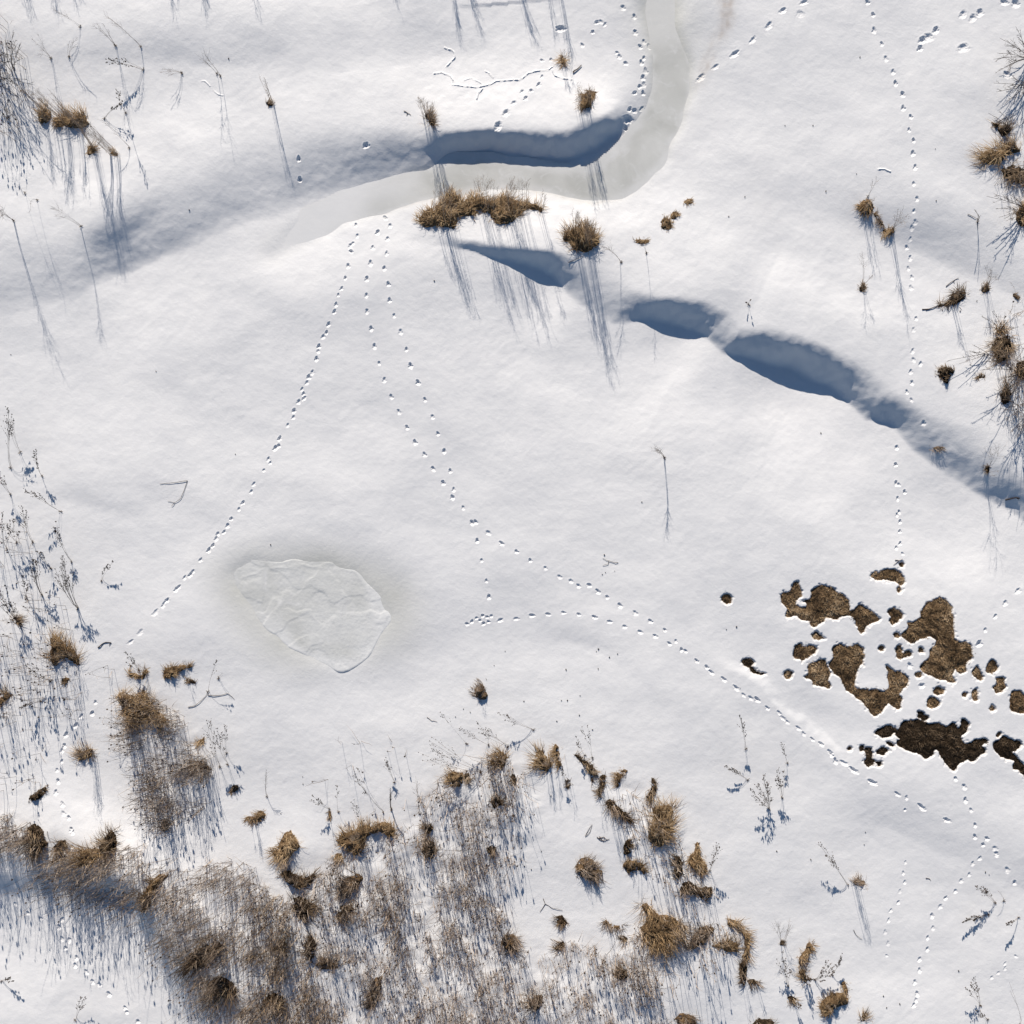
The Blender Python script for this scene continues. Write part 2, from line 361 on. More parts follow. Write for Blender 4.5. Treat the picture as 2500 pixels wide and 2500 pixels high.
# ------------------------------------------------------------------ fine relief (1 cm): footprints, tunnels, melted holes
fx = -HALF + FS*np.arange(NF+1)
FINE = np.zeros((NF+1, NF+1), dtype=np.float32)
OWN = np.full((NC, NC), -1, dtype=np.int32)     # which footprint owns a coarse cell
def fine_window(x0, x1, y0, y1):
    i0 = max(0, int((x0+HALF)/FS)); i1 = min(NF, int((x1+HALF)/FS)+2)
    j0 = max(0, int((y0+HALF)/FS)); j1 = min(NF, int((y1+HALF)/FS)+2)
    if i1 <= i0 or j1 <= j0: return None
    return (slice(j0, j1), slice(i0, i1), *np.meshgrid(fx[i0:i1], fx[j0:j1]))
PRINTS = []
def prints(tile, pts, r=5.2, depth=.042, elong=1.35, jitter=.15, along=None):
    P = [w0(*plan(tile, *p)) for p in pts]
    for k, (x, y) in enumerate(P):
        if along is None:
            a = P[max(0, k-1)]; b = P[min(len(P)-1, k+1)]
            ang = math.atan2(b[1]-a[1], b[0]-a[0]) + random.uniform(-.3, .3)
        else: ang = along + random.uniform(-.25, .25)
        q = 1+random.uniform(-jitter, jitter)
        q *= .80
        PRINTS.append((x, y, r*.01*q, depth*.86*(1+random.uniform(-.4, .25)), elong*(1+random.uniform(-.12, .15)), ang))
def stamp(k, x, y, r, depth, el, ang):
    ext = r*el*2.1
    w = fine_window(x-ext, x+ext, y-ext, y+ext)
    if w is None: return
    sj, si, GX, GY = w
    c, s = math.cos(ang), math.sin(ang)
    u = ((GX-x)*c + (GY-y)*s)/(r*el); v = (-(GX-x)*s + (GY-y)*c)/r
    wob = 1 + .22*perlin(GX/.05+k*3.1, GY/.05, 41)
    toward = ((GX-x)*sd[0] + (GY-y)*sd[1])/math.hypot(sd[0], sd[1])
    d = np.hypot(u, v)*wob*(1-.36*sstep(-toward/r+.05))
    pit = -depth*(1-sstep((d-.15)/1.05))
    pit += depth*.18*perlin(GX/.03, GY/.03+k, 42)*(d < .8)
    rim = depth*.05*np.exp(-((d-1.32)/.3)**2)*(1+.8*perlin(GX/.06, GY/.06+k*1.7, 43))
    val = (.92*pit + rim)*sstep((2.0-np.hypot(u, v))/.5)
    FINE[sj, si] += val.astype(np.float32)
    cells = np.argwhere(np.abs(val) > 2e-4)
    if len(cells):
        cj = (cells[:,0]+sj.start)//SUB; ci = (cells[:,1]+si.start)//SUB
        ok = (cj < NC) & (ci < NC)
        OWN[cj[ok], ci[ok]] = k

prints('Z2', [(80,1265),(90,1330),(65,1375),(50,1388),(40,1505),(25,1575),(5,1635)], r=4.6)
prints('Z2', [(55,1422)], r=4.5, depth=.06)
prints('Z1', [(1918,1672),(1905,1725),(1895,1765),(1862,1835),(1850,1880),(1830,1905)], r=4.6)
prints('Z4', [(1805,27),(1802,52),(1792,97),(1768,175),(1748,200),(1738,232),(1710,270),(1718,295),(1722,320),(1690,340),(1663,390),(1660,428),(1628,473),(1582,548),(1577,590),(1558,602),(1520,665),(1530,687),(1493,730),(1437,808),(1422,850),(1375,912),(1352,950),(1308,1003),(1288,1043),(1268,1078),(1232,1090),(1225,1115),(1205,1155),(1183,1180)], r=4.7)
prints('Z4', [(1137,1237),(1093,1303),(1080,1320),(1048,1337),(1015,1390),(1000,1403),(950,1465),(930,1492)], r=4.6, depth=.035, elong=1.6)
prints('Z4', [(885,1533),(800,1645),(745,1700)], r=5, depth=.018, elong=2.0)
prints('Z2', [(205,1310),(178,1400),(167,1490),(148,1580),(145,1675),(148,1765),(170,1860)], r=4.9)
prints('Z5', [(188,27),(215,123),(245,218),(283,312),(325,398),(372,486),(417,570),(472,640),(520,720),(577,800),(630,882),(690,942),(740,1025),(760,1022),(832,1083),(907,1143),(992,1190),(1070,1240),(1155,1283),(1235,1333),(1300,1357),(1342,1383),(1403,1380),(1452,1415),(1505,1447),(1577,1495),(1663,1537),(1748,1583),(1830,1633),(1893,1697),(1925,1745)], r=4.8)
prints('Z6', [(15,1750),(78,1805),(135,1840),(160,1870)], r=4.5, elong=1.7)
prints('B7', [(40,790),(118,845),(165,890),(210,910),(250,918),(315,973),(392,1005),(412,1035),(440,1060),(510,1100),(545,1135),(600,1170),(655,1200),(710,1250),(720,1270),(745,1305)], r=4.4, elong=1.9)
prints('B7', [(795,1318),(855,1362),(972,1438),(1130,1512),(1280,1592),(1440,1675)], r=5, elong=2.3, depth=.05)
prints('B7', [(1190,1535),(1182,1612)], r=4, depth=.03)
prints('B7', [(1495,1415),(1550,1465),(1557,1550),(1592,1613),(1620,1708),(1620,1780),(1695,1793),(1672,1832),(1745,1855),(1757,1890)], r=5.4)
prints('B6', [(1805,765),(1865,865)], r=5.4)
prints('Z2', [(245,1225),(275,1272),(262,1348),(258,1435),(245,1520),(268,1610),(275,1700),(300,1787),(337,1878)], r=4.8, depth=.036)
prints('Z5', [(370,45),(393,137),(435,233),(475,330),(517,427),(547,522),(583,620),(617,732),(637,838)], r=4.8)
prints('Z5', [(770,1127),(795,1240),(822,1355),(837,1445)], r=4.8)
prints('Z5', [(850,1555),(825,1560),(800,1553),(765,1567),(740,1585),(712,1600),(785,1580),(805,1597),(833,1588)], r=4.0, depth=.036, along=.2)
prints('Z5', [(902,1577),(990,1570),(1078,1552),(1170,1545),(1257,1535),(1343,1545),(1432,1560),(1518,1587),(1603,1615),(1690,1645),(1775,1668),(1855,1710)], r=4.3, elong=1.8, depth=.038)
prints('Z3', [(1045,10),(1077,80),(1083,168),(1127,245),(1150,330),(1190,405),(1203,470),(1243,533),(1245,612),(1287,663),(1277,738),(1302,797),(1298,870),(1310,950)], r=5.2)
prints('Z3', [(1300,1045),(1320,1130),(1305,1195),(1315,1255),(1297,1285),(1295,1345),(1275,1390),(1297,1450),(1285,1510),(1305,1560),(1297,1620),(1320,1800),(1303,1865)], r=5.0, depth=.024)
prints('Z6', [(1297,57),(1300,107),(1340,130),(1283,175),(1290,238),(1260,290),(1285,335),(1360,462)], r=4.8, depth=.032)
prints('Z6', [(1230,592),(1222,690),(1225,797),(1240,805),(1273,845),(1232,885),(1240,960),(1228,978),(1245,1015),(1242,1072),(1242,1140),(1218,1165),(1253,1200)], r=4.5)
prints('Z3', [(690,10),(570,57),(490,143),(400,222),(300,300),(190,372),(108,428)], r=6, elong=1.9, depth=.045)
prints('Z3', [(665,75)], r=9, depth=.03)
prints('Z3', [(1590,75),(1645,95),(1685,65),(1435,165),(1345,270),(1357,222)], r=7.5, depth=.055, along=.8)
prints('Z3', [(1390,208),(1587,268)], r=11, depth=.045, along=.5)
prints('Z3', [(1885,12),(1820,5),(1835,420)], r=9, depth=.05, along=-.4)
prints('Z2', [(1595,37),(1660,85),(1665,175),(1715,225),(1693,255),(1745,250),(1715,318),(1700,345),(1725,390),(1710,430),(1715,470),(1690,483)], r=5.5, depth=.036)
prints('Z2', [(1662,520),(1710,517),(1705,603),(1660,618),(1635,612),(1612,710),(1660,713),(1635,755),(1598,795),(1575,823)], r=5.2, depth=.05)
prints('Z2', [(1623,665)], r=8, depth=.07)
prints('Z2', [(1137,438),(1118,487),(1075,523),(1025,530),(1045,570),(978,598)], r=5.2, depth=.045)
prints('Z2', [(935,657),(890,733)], r=8.5, depth=.075, along=.8)
prints('Z2', [(145,832)], r=6.5, depth=.06, along=.5)
prints('Z2', [(1447,118),(1470,115),(1495,130),(1425,172),(1365,245),(1562,290),(1575,310),(1610,350),(1187,335),(1135,340)], r=4.6, depth=.035)
prints('Z2', [(1240,152)], r=7, depth=.06, elong=2.0, along=.0)
prints('Z1', [(1695,903),(1697,1012)], r=5, depth=.06)
prints('B1', [(720,660),(695,745),(615,765),(570,835),(495,905),(482,990),(465,1025),(465,1108),(430,1172),(440,1255),(428,1337),(483,1425),(493,1492),(537,1523),(562,1610),(575,1632),(565,1740)], r=5)
prints('B2', [(447,1157),(425,1212),(450,1300),(503,1310),(478,1368),(563,1440),(555,1497),(637,1547),(685,1622),(735,1645),(808,1715),(933,1820),(945,1850),(1028,1922)], r=5)
prints('B2', [(93,1037),(187,1105),(290,1147)], r=4, depth=.035)
prints('B6', [(1600,680),(1548,720),(1523,805),(1463,852),(1420,932),(1347,983),(1308,1047),(1243,1117),(1250,1210),(1210,1283),(1208,1370),(1148,1445),(1147,1527),(1110,1615),(1125,1700),(1115,1750),(1100,1785)], r=4.8, depth=.036)
prints('B6', [(1045,715),(1028,795),(1040,865),(1003,933),(990,1018),(933,1077),(915,1150),(888,1237),(910,1325),(900,1420),(1870,1420),(1790,1475),(1790,1510),(1740,1545),(1690,1580)], r=4, depth=.022)
prints('B7', [(1910,235),(1825,312),(1757,397),(1690,483)], r=5.4, depth=.04)
prints('B7', [(1215,705),(1290,832),(1650,567)], r=7, depth=.07)
# the 300 that show largest become parts of their own
order = sorted(range(len(PRINTS)), key=lambda k: -PRINTS[k][2]*PRINTS[k][4]*PRINTS[k][3])
rank = {k: i for i, k in enumerate(order)}
for k, p in enumerate(PRINTS): stamp(k, *p)
OWN = np.where(np.isin(OWN, order[:298]), OWN, -1)

def ridge(tile, pts, wid=1.6, h=.018):          # a tunnel a vole has pushed up under the snow
    P = [w0(*plan(tile, *p)) for p in pts]
    P2 = []
    for a, b in zip(P[:-1], P[1:]):
        for t in (0, .33, .66): P2.append((a[0]+(b[0]-a[0])*t+random.uniform(-.008,.008), a[1]+(b[1]-a[1])*t+random.uniform(-.008,.008)))
    P2.append(P[-1])
    xs = [p[0] for p in P2]; ys = [p[1] for p in P2]
    sj, si, GX, GY = fine_window(min(xs)-.1, max(xs)+.1, min(ys)-.1, max(ys)+.1)
    d = np.full(GX.shape, 9.0)
    for a, b in zip(P2[:-1], P2[1:]):
        ex, ey = b[0]-a[0], b[1]-a[1]; t = np.clip(((GX-a[0])*ex+(GY-a[1])*ey)/(ex*ex+ey*ey+1e-9), 0, 1)
        d = np.minimum(d, np.hypot(GX-a[0]-t*ex, GY-a[1]-t*ey))
    val = h*np.exp(-(d/(wid*.01))**2)*(1+.5*perlin(GX/.08, GY/.08, 51)) - h*1.0*np.exp(-((d)/(wid*.005))**2)*(perlin(GX/.15, GY/.15, 52) > .1)
    val[d > wid*.03] = 0
    FINE[sj, si] += val.astype(np.float32)
ridge('Z2', [(525,422),(570,415),(620,435),(635,460),(632,490),(700,500),(760,505),(810,495),(845,490),(880,465),(950,462),(1010,460),(1060,420),(1110,405),(1170,400),(1195,380)], 1.5, .017)
ridge('Z2', [(1195,400),(1210,435),(1260,450),(1305,455)], 1.6, .02)
ridge('Z2', [(800,515),(775,545),(770,575)], 1.6, .022)
ridge('Z2', [(585,268),(635,290),(645,325),(620,355),(595,380)], 1.5, .02)
ridge('Z2', [(815,405),(835,420),(860,445)], 1.4, .018)
ridge('Z2', [(700,460),(740,450),(780,470),(810,495)], 1.3, .012)
ridge('Z3', [(1100,963),(1140,965),(1170,978)], 1.5, .02)
ridge('Z1', [(1140,460),(1165,462),(1190,490)], 1.3, .012)
ridge('Z1', [(1210,515),(1240,540),(1265,545)], 1.3, .010)

# melted holes where last year's turf shows
HOLES = {}
def hole(key, *pts): HOLES[key] = pl('B7', *pts)
hole('top', (968,150),(1000,110),(1025,125),(1075,105),(1130,103),(1165,125),(1180,145),(1185,180),(1160,205),(1130,185),(1080,175),(1000,165))
hole('west', (410,260),(475,225),(490,190),(515,195),(530,230),(535,270),(505,300),(500,325),(525,350),(575,345),(575,320),(540,295),(600,290),(595,250),(630,220),(675,200),(735,230),(760,265),(800,270),(835,310),(840,340),(820,365),(850,365),(900,330),(960,355),(1000,395),(1030,410),(1000,430),(950,455),(925,500),(895,500),(885,440),(870,410),(830,393),(770,410),(740,415),(690,400),(660,435),(620,470),(600,455),(590,430),(540,420),(510,395),(440,405),(435,390),(455,355),(420,330))
hole('hook', (1080,370),(1115,340),(1120,355),(1150,360),(1175,395),(1160,420),(1125,435),(1100,450),(1095,430),(1110,405),(1085,395))
hole('east', (1165,525),(1200,480),(1215,440),(1260,425),(1290,405),(1295,365),(1330,310),(1390,287),(1440,295),(1475,335),(1480,390),(1495,440),(1490,540),(1520,570),(1570,555),(1605,600),(1610,660),(1570,690),(1565,745),(1535,757),(1510,740),(1505,710),(1520,690),(1515,655),(1498,680),(1500,720),(1480,775),(1497,815),(1475,820),(1440,790),(1400,795),(1340,765),(1285,725),(1310,690),(1345,665),(1345,620),(1390,560),(1385,540),(1330,525),(1260,545),(1220,570))
hole('centre', (735,595),(780,570),(800,590),(840,590),(890,570),(930,600),(925,660),(895,720),(875,800),(865,850),(930,860),(1000,870),(1070,880),(1090,850),(1090,790),(1085,755),(1070,720),(1085,715),(1110,750),(1170,755),(1215,790),(1200,850),(1160,870),(1130,895),(1165,900),(1155,980),(1110,970),(1090,940),(1065,940),(1040,1000),(1000,1028),(960,1000),(940,950),(890,910),(850,890),(820,850),(790,820),(785,790),(720,730),(705,690),(740,660))
hole('fan', (545,775),(585,755),(580,710),(640,677),(685,685),(700,725),(720,760),(695,800),(730,840),(710,858),(660,840),(620,830),(600,800),(560,790))
hole('ragged', (490,655),(495,580),(530,570),(545,600),(590,580),(635,600),(620,630),(590,650),(555,670),(550,695),(540,670))
hole('sliver', (585,520),(620,500),(650,515),(690,535),(620,545))
hole('comma', (1137,585),(1155,578),(1167,610),(1162,628),(1180,640),(1185,615),(1220,615),(1230,650),(1180,658),(1160,672),(1135,660))
hole('heart', (1330,930),(1345,900),(1370,915),(1410,935),(1390,965),(1360,980),(1325,960))
hole('wetlip', (985,1140),(1040,1100),(1090,1090),(1145,1110),(1110,1130),(1100,1155),(1040,1160))
hole('wet', (1130,1130),(1160,1100),(1180,1060),(1210,1065),(1270,1050),(1310,1075),(1400,1080),(1440,1100),(1490,1070),(1510,1110),(1550,1090),(1545,1045),(1595,1070),(1580,1110),(1530,1150),(1540,1190),(1560,1210),(1620,1180),(1690,1165),(1710,1185),(1640,1220),(1690,1230),(1690,1260),(1640,1280),(1610,1320),(1570,1300),(1520,1325),(1490,1370),(1460,1350),(1430,1300),(1390,1240),(1360,1230),(1350,1270),(1320,1295),(1300,1275),(1230,1250),(1160,1220),(1130,1190),(1170,1170),(1120,1150))
hole('corner', (1740,1200),(1810,1160),(1900,1180),(1930,1215),(1880,1240),(1850,1250),(1930,1330),(1990,1380),(1990,1440),(1860,1345),(1880,1310),(1790,1280),(1755,1250))
hole('drop', (1605,740),(1640,715),(1660,740),(1675,780),(1660,805),(1620,770))
hole('pear', (1695,745),(1710,695),(1730,665),(1770,710),(1760,740),(1720,755))
hole('waist', (1735,855),(1770,820),(1765,790),(1800,775),(1820,790),(1800,815),(1820,850),(1800,880),(1760,880))
hole('rim', (1850,870),(1890,865),(1940,900),(2000,960),(1990,1000),(1890,1005),(1850,990),(1855,930))
hole('boot', (920,1300),(945,1290),(940,1225),(980,1225),(970,1290),(1000,1300),(985,1340),(955,1350),(930,1325))
hole('bean', (1000,1245),(1040,1220),(1075,1250),(1060,1275),(1010,1270))
hole('chip', (1008,1300),(1040,1310),(1042,1335),(1018,1340))
hole('twin', (1265,1000),(1290,990),(1300,1015),(1335,1030),(1325,1055),(1295,1050),(1270,1030))
hole('ledge', (152,680),(185,663),(232,690),(215,722),(190,717))
hole('ledge2', (198,740),(230,723),(255,748),(322,757),(280,768),(240,757))
hole('nib', (898,1210),(925,1208),(930,1250),(900,1257))
hole('dash', (1065,1188),(1085,1183),(1127,1200),(1120,1222),(1080,1210))
def disc(key, x, y, rx, ry=None):
    ry = ry or rx
    HOLES[key] = pl('B7', *[(x+rx*math.cos(a*.5236)*random.uniform(.85,1.15), y+ry*math.sin(a*.5236)*random.uniform(.85,1.15)) for a in range(12)])
for q in (('lone',65,293,31,31),('bead',1157,232,17,16),('dot',1040,600,19,16),('dot2',1288,612,15,17),('oval',1270,765,22,20),('stone',1400,870,32,26),('knob',452,770,26,28),
          ('pip',1730,975,15,19),('tall',1630,885,22,42),('pit',1170,75,15,15),('notch',1140,520,20,14),('crumb',1560,895,14,20),('grain',840,1238,11,11),('grain2',1780,1140,15,14)): disc(*q)
HOLE_Z = .06                                    # snow thickness at the holes
wj = fine_window(*[w0(1740,0)[0], HALF, w0(0,2100)[1], w0(0,1340)[1]])
sj, si, GX, GY = wj
hpx, hpy = GX*100+1250, 1250-GY*100
hwx = hpx + 4.5*perlin(hpx/22, hpy/22, 61) + 2.6*perlin(hpx/8, hpy/8, 62) + 1.8*perlin(hpx/3.6, hpy/3.6, 57)
hwy = hpy + 4.5*perlin(hpx/22, hpy/22, 63) + 2.6*perlin(hpx/8, hpy/8, 64) + 1.8*perlin(hpx/3.6, hpy/3.6, 58)
HM = np.zeros(GX.shape)
for k, poly in HOLES.items():
    xs = [p[0] for p in poly]; ys = [p[1] for p in poly]
    bb = (hpx > min(xs)-8) & (hpx < max(xs)+8) & (hpy > min(ys)-8) & (hpy < max(ys)+8)
    jj, ii = np.where(bb)
    if not len(jj): continue
    ss = (slice(jj.min(), jj.max()+1), slice(ii.min(), ii.max()+1))
    HM[ss] = np.maximum(HM[ss], inside(hwx[ss], hwy[ss], poly))
# crumbs of turf pushing through round the rims
rimz = gblur(HM, 7)
HM = np.maximum(HM, ((rimz > .10) & (perlin(hpx/4.2, hpy/4.2, 65) > .61)))
HM = gblur(HM, 2.6); HM = np.clip(HM+.16*perlin(hpx/5, hpy/5, 69)*np.clip(4*HM*(1-HM), 0, 1), 0, 1)
lip = gblur(HM, 5)
HD = -.125*np.clip((HM-.03)/.9, 0, 1)**1.15
HD[np.abs(HD) < 1e-4] = 0
FINE[sj, si] += HD.astype(np.float32)
FINE[0,:] = FINE[-1,:] = FINE[:,0] = FINE[:,-1] = 0

# ------------------------------------------------------------------ assemble: coarse cells, with 1 cm cells wherever there is fine relief
def upsample(a):
    t = (np.arange(NF+1) % SUB)/SUB; i = np.minimum(np.arange(NF+1)//SUB, NC-1); t = np.where(np.arange(NF+1) == NF, 1.0, t)
    r = a[i,:]*(1-t)[:,None] + a[i+1,:]*t[:,None]
    return r[:,i]*(1-t)[None,:] + r[:,i+1]*t[None,:]
HF = upsample(H0) + FINE
gy_, gx_ = np.gradient(H0, CS); fy_, fx_ = np.gradient(FINE, FS)
NX = -(upsample(gx_)+fx_); NY = -(upsample(gy_)+fy_)
act = np.abs(FINE) > 1e-5
blk = np.zeros((NC, NC), bool)
for a in range(SUB+1):
    for b in range(SUB+1): blk |= act[a:a+NC*SUB:SUB, b:b+NC*SUB:SUB][:NC,:NC]
# snow that has melted right away is left out
gone_f = np.zeros((NF+1, NF+1), bool); gone_f[sj, si] = HM > .9
gone = np.ones((NC, NC), bool)
for a in range(SUB+1):
    for b in range(SUB+1): gone &= gone_f[a:a+NC*SUB:SUB, b:b+NC*SUB:SUB][:NC,:NC]
OWN[~blk] = -1
WID = NF+1
def fine_quads(cj, ci):
    base = (cj*SUB)[:,None]*WID + (ci*SUB)[:,None]
    o = np.array([[a*WID+b, a*WID+b+1, (a+1)*WID+b+1, (a+1)*WID+b] for a in range(SUB) for b in range(SUB)])
    return (base[:,:,None] + o[None]).reshape(-1, 4)
def coarse_quads(cj, ci):
    b = (cj*SUB)*WID + ci*SUB
    return np.stack([b, b+SUB, b+SUB*WID+SUB, b+SUB*WID], 1)
SL = upsample(slush); DT = upsample(dirt)
DT[sj, si] += np.clip(1.3*HM-.06+.10*perlin(hpx/3, hpy/3, 73)*(lip > .03), 0, .6) + .10*np.clip(gblur(HM, 9)*2-.1, 0, 1)*np.clip(perlin(hpx/7, hpy/7, 74)*2, 0, 1)
def snow_piece(name, quads, parent=None):
    ids, inv = np.unique(quads, return_inverse=True)
    j, i = ids//WID, ids % WID
    V = np.stack([fx[i], fx[j], HF[j, i]], 1)
    N = np.stack([NX[j, i], NY[j, i], np.ones(len(ids))], 1); N /= np.linalg.norm(N, axis=1)[:,None]
    return grid_mesh(name, V, inv.reshape(-1, 4), M_SNOW, parent, N, {'slush': SL[j, i], 'dirt': DT[j, i]})
cj, ci = np.where(~blk & ~gone); fj, fi = np.where(blk & ~gone & (OWN < 0))
snow_ground = snow_piece('snow_ground', np.concatenate([coarse_quads(cj, ci), fine_quads(fj, fi)]))
tag(snow_ground, 'white wind-smoothed snow covering the whole marsh', kind='structure')
for k in range(len(PRINTS)):
    fj, fi = np.where((OWN == k) & ~gone)
    if len(fj): snow_piece('footprint', fine_quads(fj, fi), snow_ground)
def ground_z(x, y):
    if abs(x) >= HALF-.02 or abs(y) >= HALF-.02: return 0.0
    i = int((x+HALF)/FS); j = int((y+HALF)/FS); return float(HF[j, i])
def at(px, py, lift=0.0):
    """the ground point seen at a plan position, allowing for the height of the ground"""
    x0, y0 = w0(px, py); z = 0.0
    for _ in range(3):
        k = (CAM_H-z-lift)/CAM_H
        x = CAM_X+(x0-CAM_X)*k; y = CAM_Y+(y0-CAM_Y)*k; z = ground_z(x, y)
    return x, y, z
def spot(tile, x, y): return at(*plan(tile, x, y))

# the open field beyond, out to the horizon
e = [HALF]; s_ = .6
while e[-1] < 600: e.append(e[-1]+s_); s_ *= 1.3
e = np.array(e); lin = np.concatenate([-e[::-1], np.linspace(-HALF, HALF, 18)[1:-1], e])
OX, OY = np.meshgrid(lin, lin)
rr = np.maximum(abs(OX), abs(OY))-HALF
OZ = sstep(rr/12)*(.35*perlin(OX/14, OY/11, 81)) + sstep(rr/150)*3*perlin(OX/120, OY/120, 82)
n = len(lin); jj, ii = np.meshgrid(np.arange(n-1), np.arange(n-1), indexing='ij')
cx = (lin[ii]+lin[ii+1])/2; cy = (lin[jj]+lin[jj+1])/2
keep = np.maximum(abs(cx), abs(cy)) > HALF
b_ = (jj*n+ii)[keep]
grid_mesh('snow_field', np.stack([OX.ravel(), OY.ravel(), OZ.ravel()], 1), np.stack([b_, b_+1, b_+n+1, b_+n], 1), M_SNOW, None, None, {'slush': np.zeros(n*n), 'dirt': np.zeros(n*n)})['kind'] = 'structure'

# frozen stream and pond
def ice(name, mask, Z, material, thr=.06):
    c = mask > thr; cc = c[:-1,:-1] | c[1:,:-1] | c[:-1,1:] | c[1:,1:]
    j, i = np.where(cc); w = NC+1; b = j*w+i
    q = np.stack([b, b+1, b+w+1, b+w], 1); ids, inv = np.unique(q, return_inverse=True)
    j, i = ids//w, ids % w
    fr = np.clip(1-sstep((gblur(mask, 4)-.38+.16*perlin(X/.35, Y/.3, 75))/.42), 0, 1)*.55
    wv = 60*perlin(X/.9, Y/.7, 77)
    fr = np.maximum(fr, np.maximum(1-sstep((END_C-110+wv)/260), .35*(1-sstep((PY-60+wv)/120))))
    o = grid_mesh(name, np.stack([gx[i], gx[j], Z[j, i]], 1), inv.reshape(-1, 4), material, None, None, {'frost': fr[j, i]})
    return o
SZ = ICE_Z + .003*perlin(X/.9, Y/.9, 91) + 0*X
tag(ice('frozen_stream', m_stream, SZ, M_ICE), 'grey ice of the narrow frozen stream', kind='structure')
def pond_ice():
    st = .02; ax = np.arange(-7.6, -1.6, st); ay = np.arange(-4.6, -.6, st); Xp, Yp = np.meshgrid(ax, ay)
    ip = ((Xp+HALF)/CS); jp = ((Yp+HALF)/CS); i0 = ip.astype(int); j0 = jp.astype(int); u = ip-i0; v = jp-j0
    mk = m_pond[j0, i0]*(1-u)*(1-v) + m_pond[j0, i0+1]*u*(1-v) + m_pond[j0+1, i0]*(1-u)*v + m_pond[j0+1, i0+1]*u*v
    wx = Xp + .30*perlin(Xp/.9, Yp/.9, 92) + .10*perlin(Xp/.3, Yp/.3, 97); wy = Yp + .30*perlin(Xp/.9, Yp/.9, 93) + .10*perlin(Xp/.3, Yp/.3, 98)
    f1 = perlin(wx/1.5, wy/1.1, 94); f2 = perlin(wx/.8+3, wy/.7, 95)
    Z = POND_Z - .002 + .006*sstep((f1+.05)/.16) + .005*sstep((f2-.1)/.14) + .002*np.exp(-((f1-.03)/.022)**2) + .002*perlin(Xp/.3, Yp/.3, 96) + .0012*perlin(Xp/.08, Yp/.08, 99)
    P = [w0(*p) for p in pl('Z4', (1380,1345),(1450,1320),(1490,1285),(1540,1282),(1600,1285),(1690,1265),(1780,1280),(1900,1295)) + pl('Z5', (60,1312),(140,1390),(200,1470),(250,1560))]
    d = np.full(Xp.shape, 9.0)
    for a, b in zip(P[:-1], P[1:]):
        ex, ey = b[0]-a[0], b[1]-a[1]; t = np.clip(((wx*.4+Xp*.6-a[0])*ex+(wy*.4+Yp*.6-a[1])*ey)/(ex*ex+ey*ey), 0, 1); d = np.minimum(d, np.hypot(wx*.4+Xp*.6-a[0]-t*ex, wy*.4+Yp*.6-a[1]-t*ey))
    Z += (.0035*np.exp(-(d/.03)**2) + .0012*np.exp(-((d-.16)/.03)**2))*(.35+np.clip(perlin(Xp/.5, Yp/.5, 100)*1.5+.4, 0, 1))
    Z -= .05*(1-sstep((mk-.06)/.45))             # the rim dips under the snow
    c = mk > .06; cc = c[:-1,:-1] | c[1:,:-1] | c[:-1,1:] | c[1:,1:]
    j, i = np.where(cc); w = len(ax); b = j*w+i; q = np.stack([b, b+1, b+w+1, b+w], 1); ids, inv = np.unique(q, return_inverse=True)
    return grid_mesh('frozen_pond', np.stack([Xp.ravel()[ids], Yp.ravel()[ids], Z.ravel()[ids]], 1), inv.reshape(-1, 4), M_POND, None, None, {'frost': (np.clip(1-sstep((gblur(mk, 12)-.50+.30*perlin(Xp/.6, Yp/.5, 76))/.5), 0, 1)*sstep((.45*(Xp*100+1250-640)+(1250-Yp*100-1450))/150)).ravel()[ids]})
tag(pond_ice(), 'pale rippled ice of the small frozen pond', kind='structure')

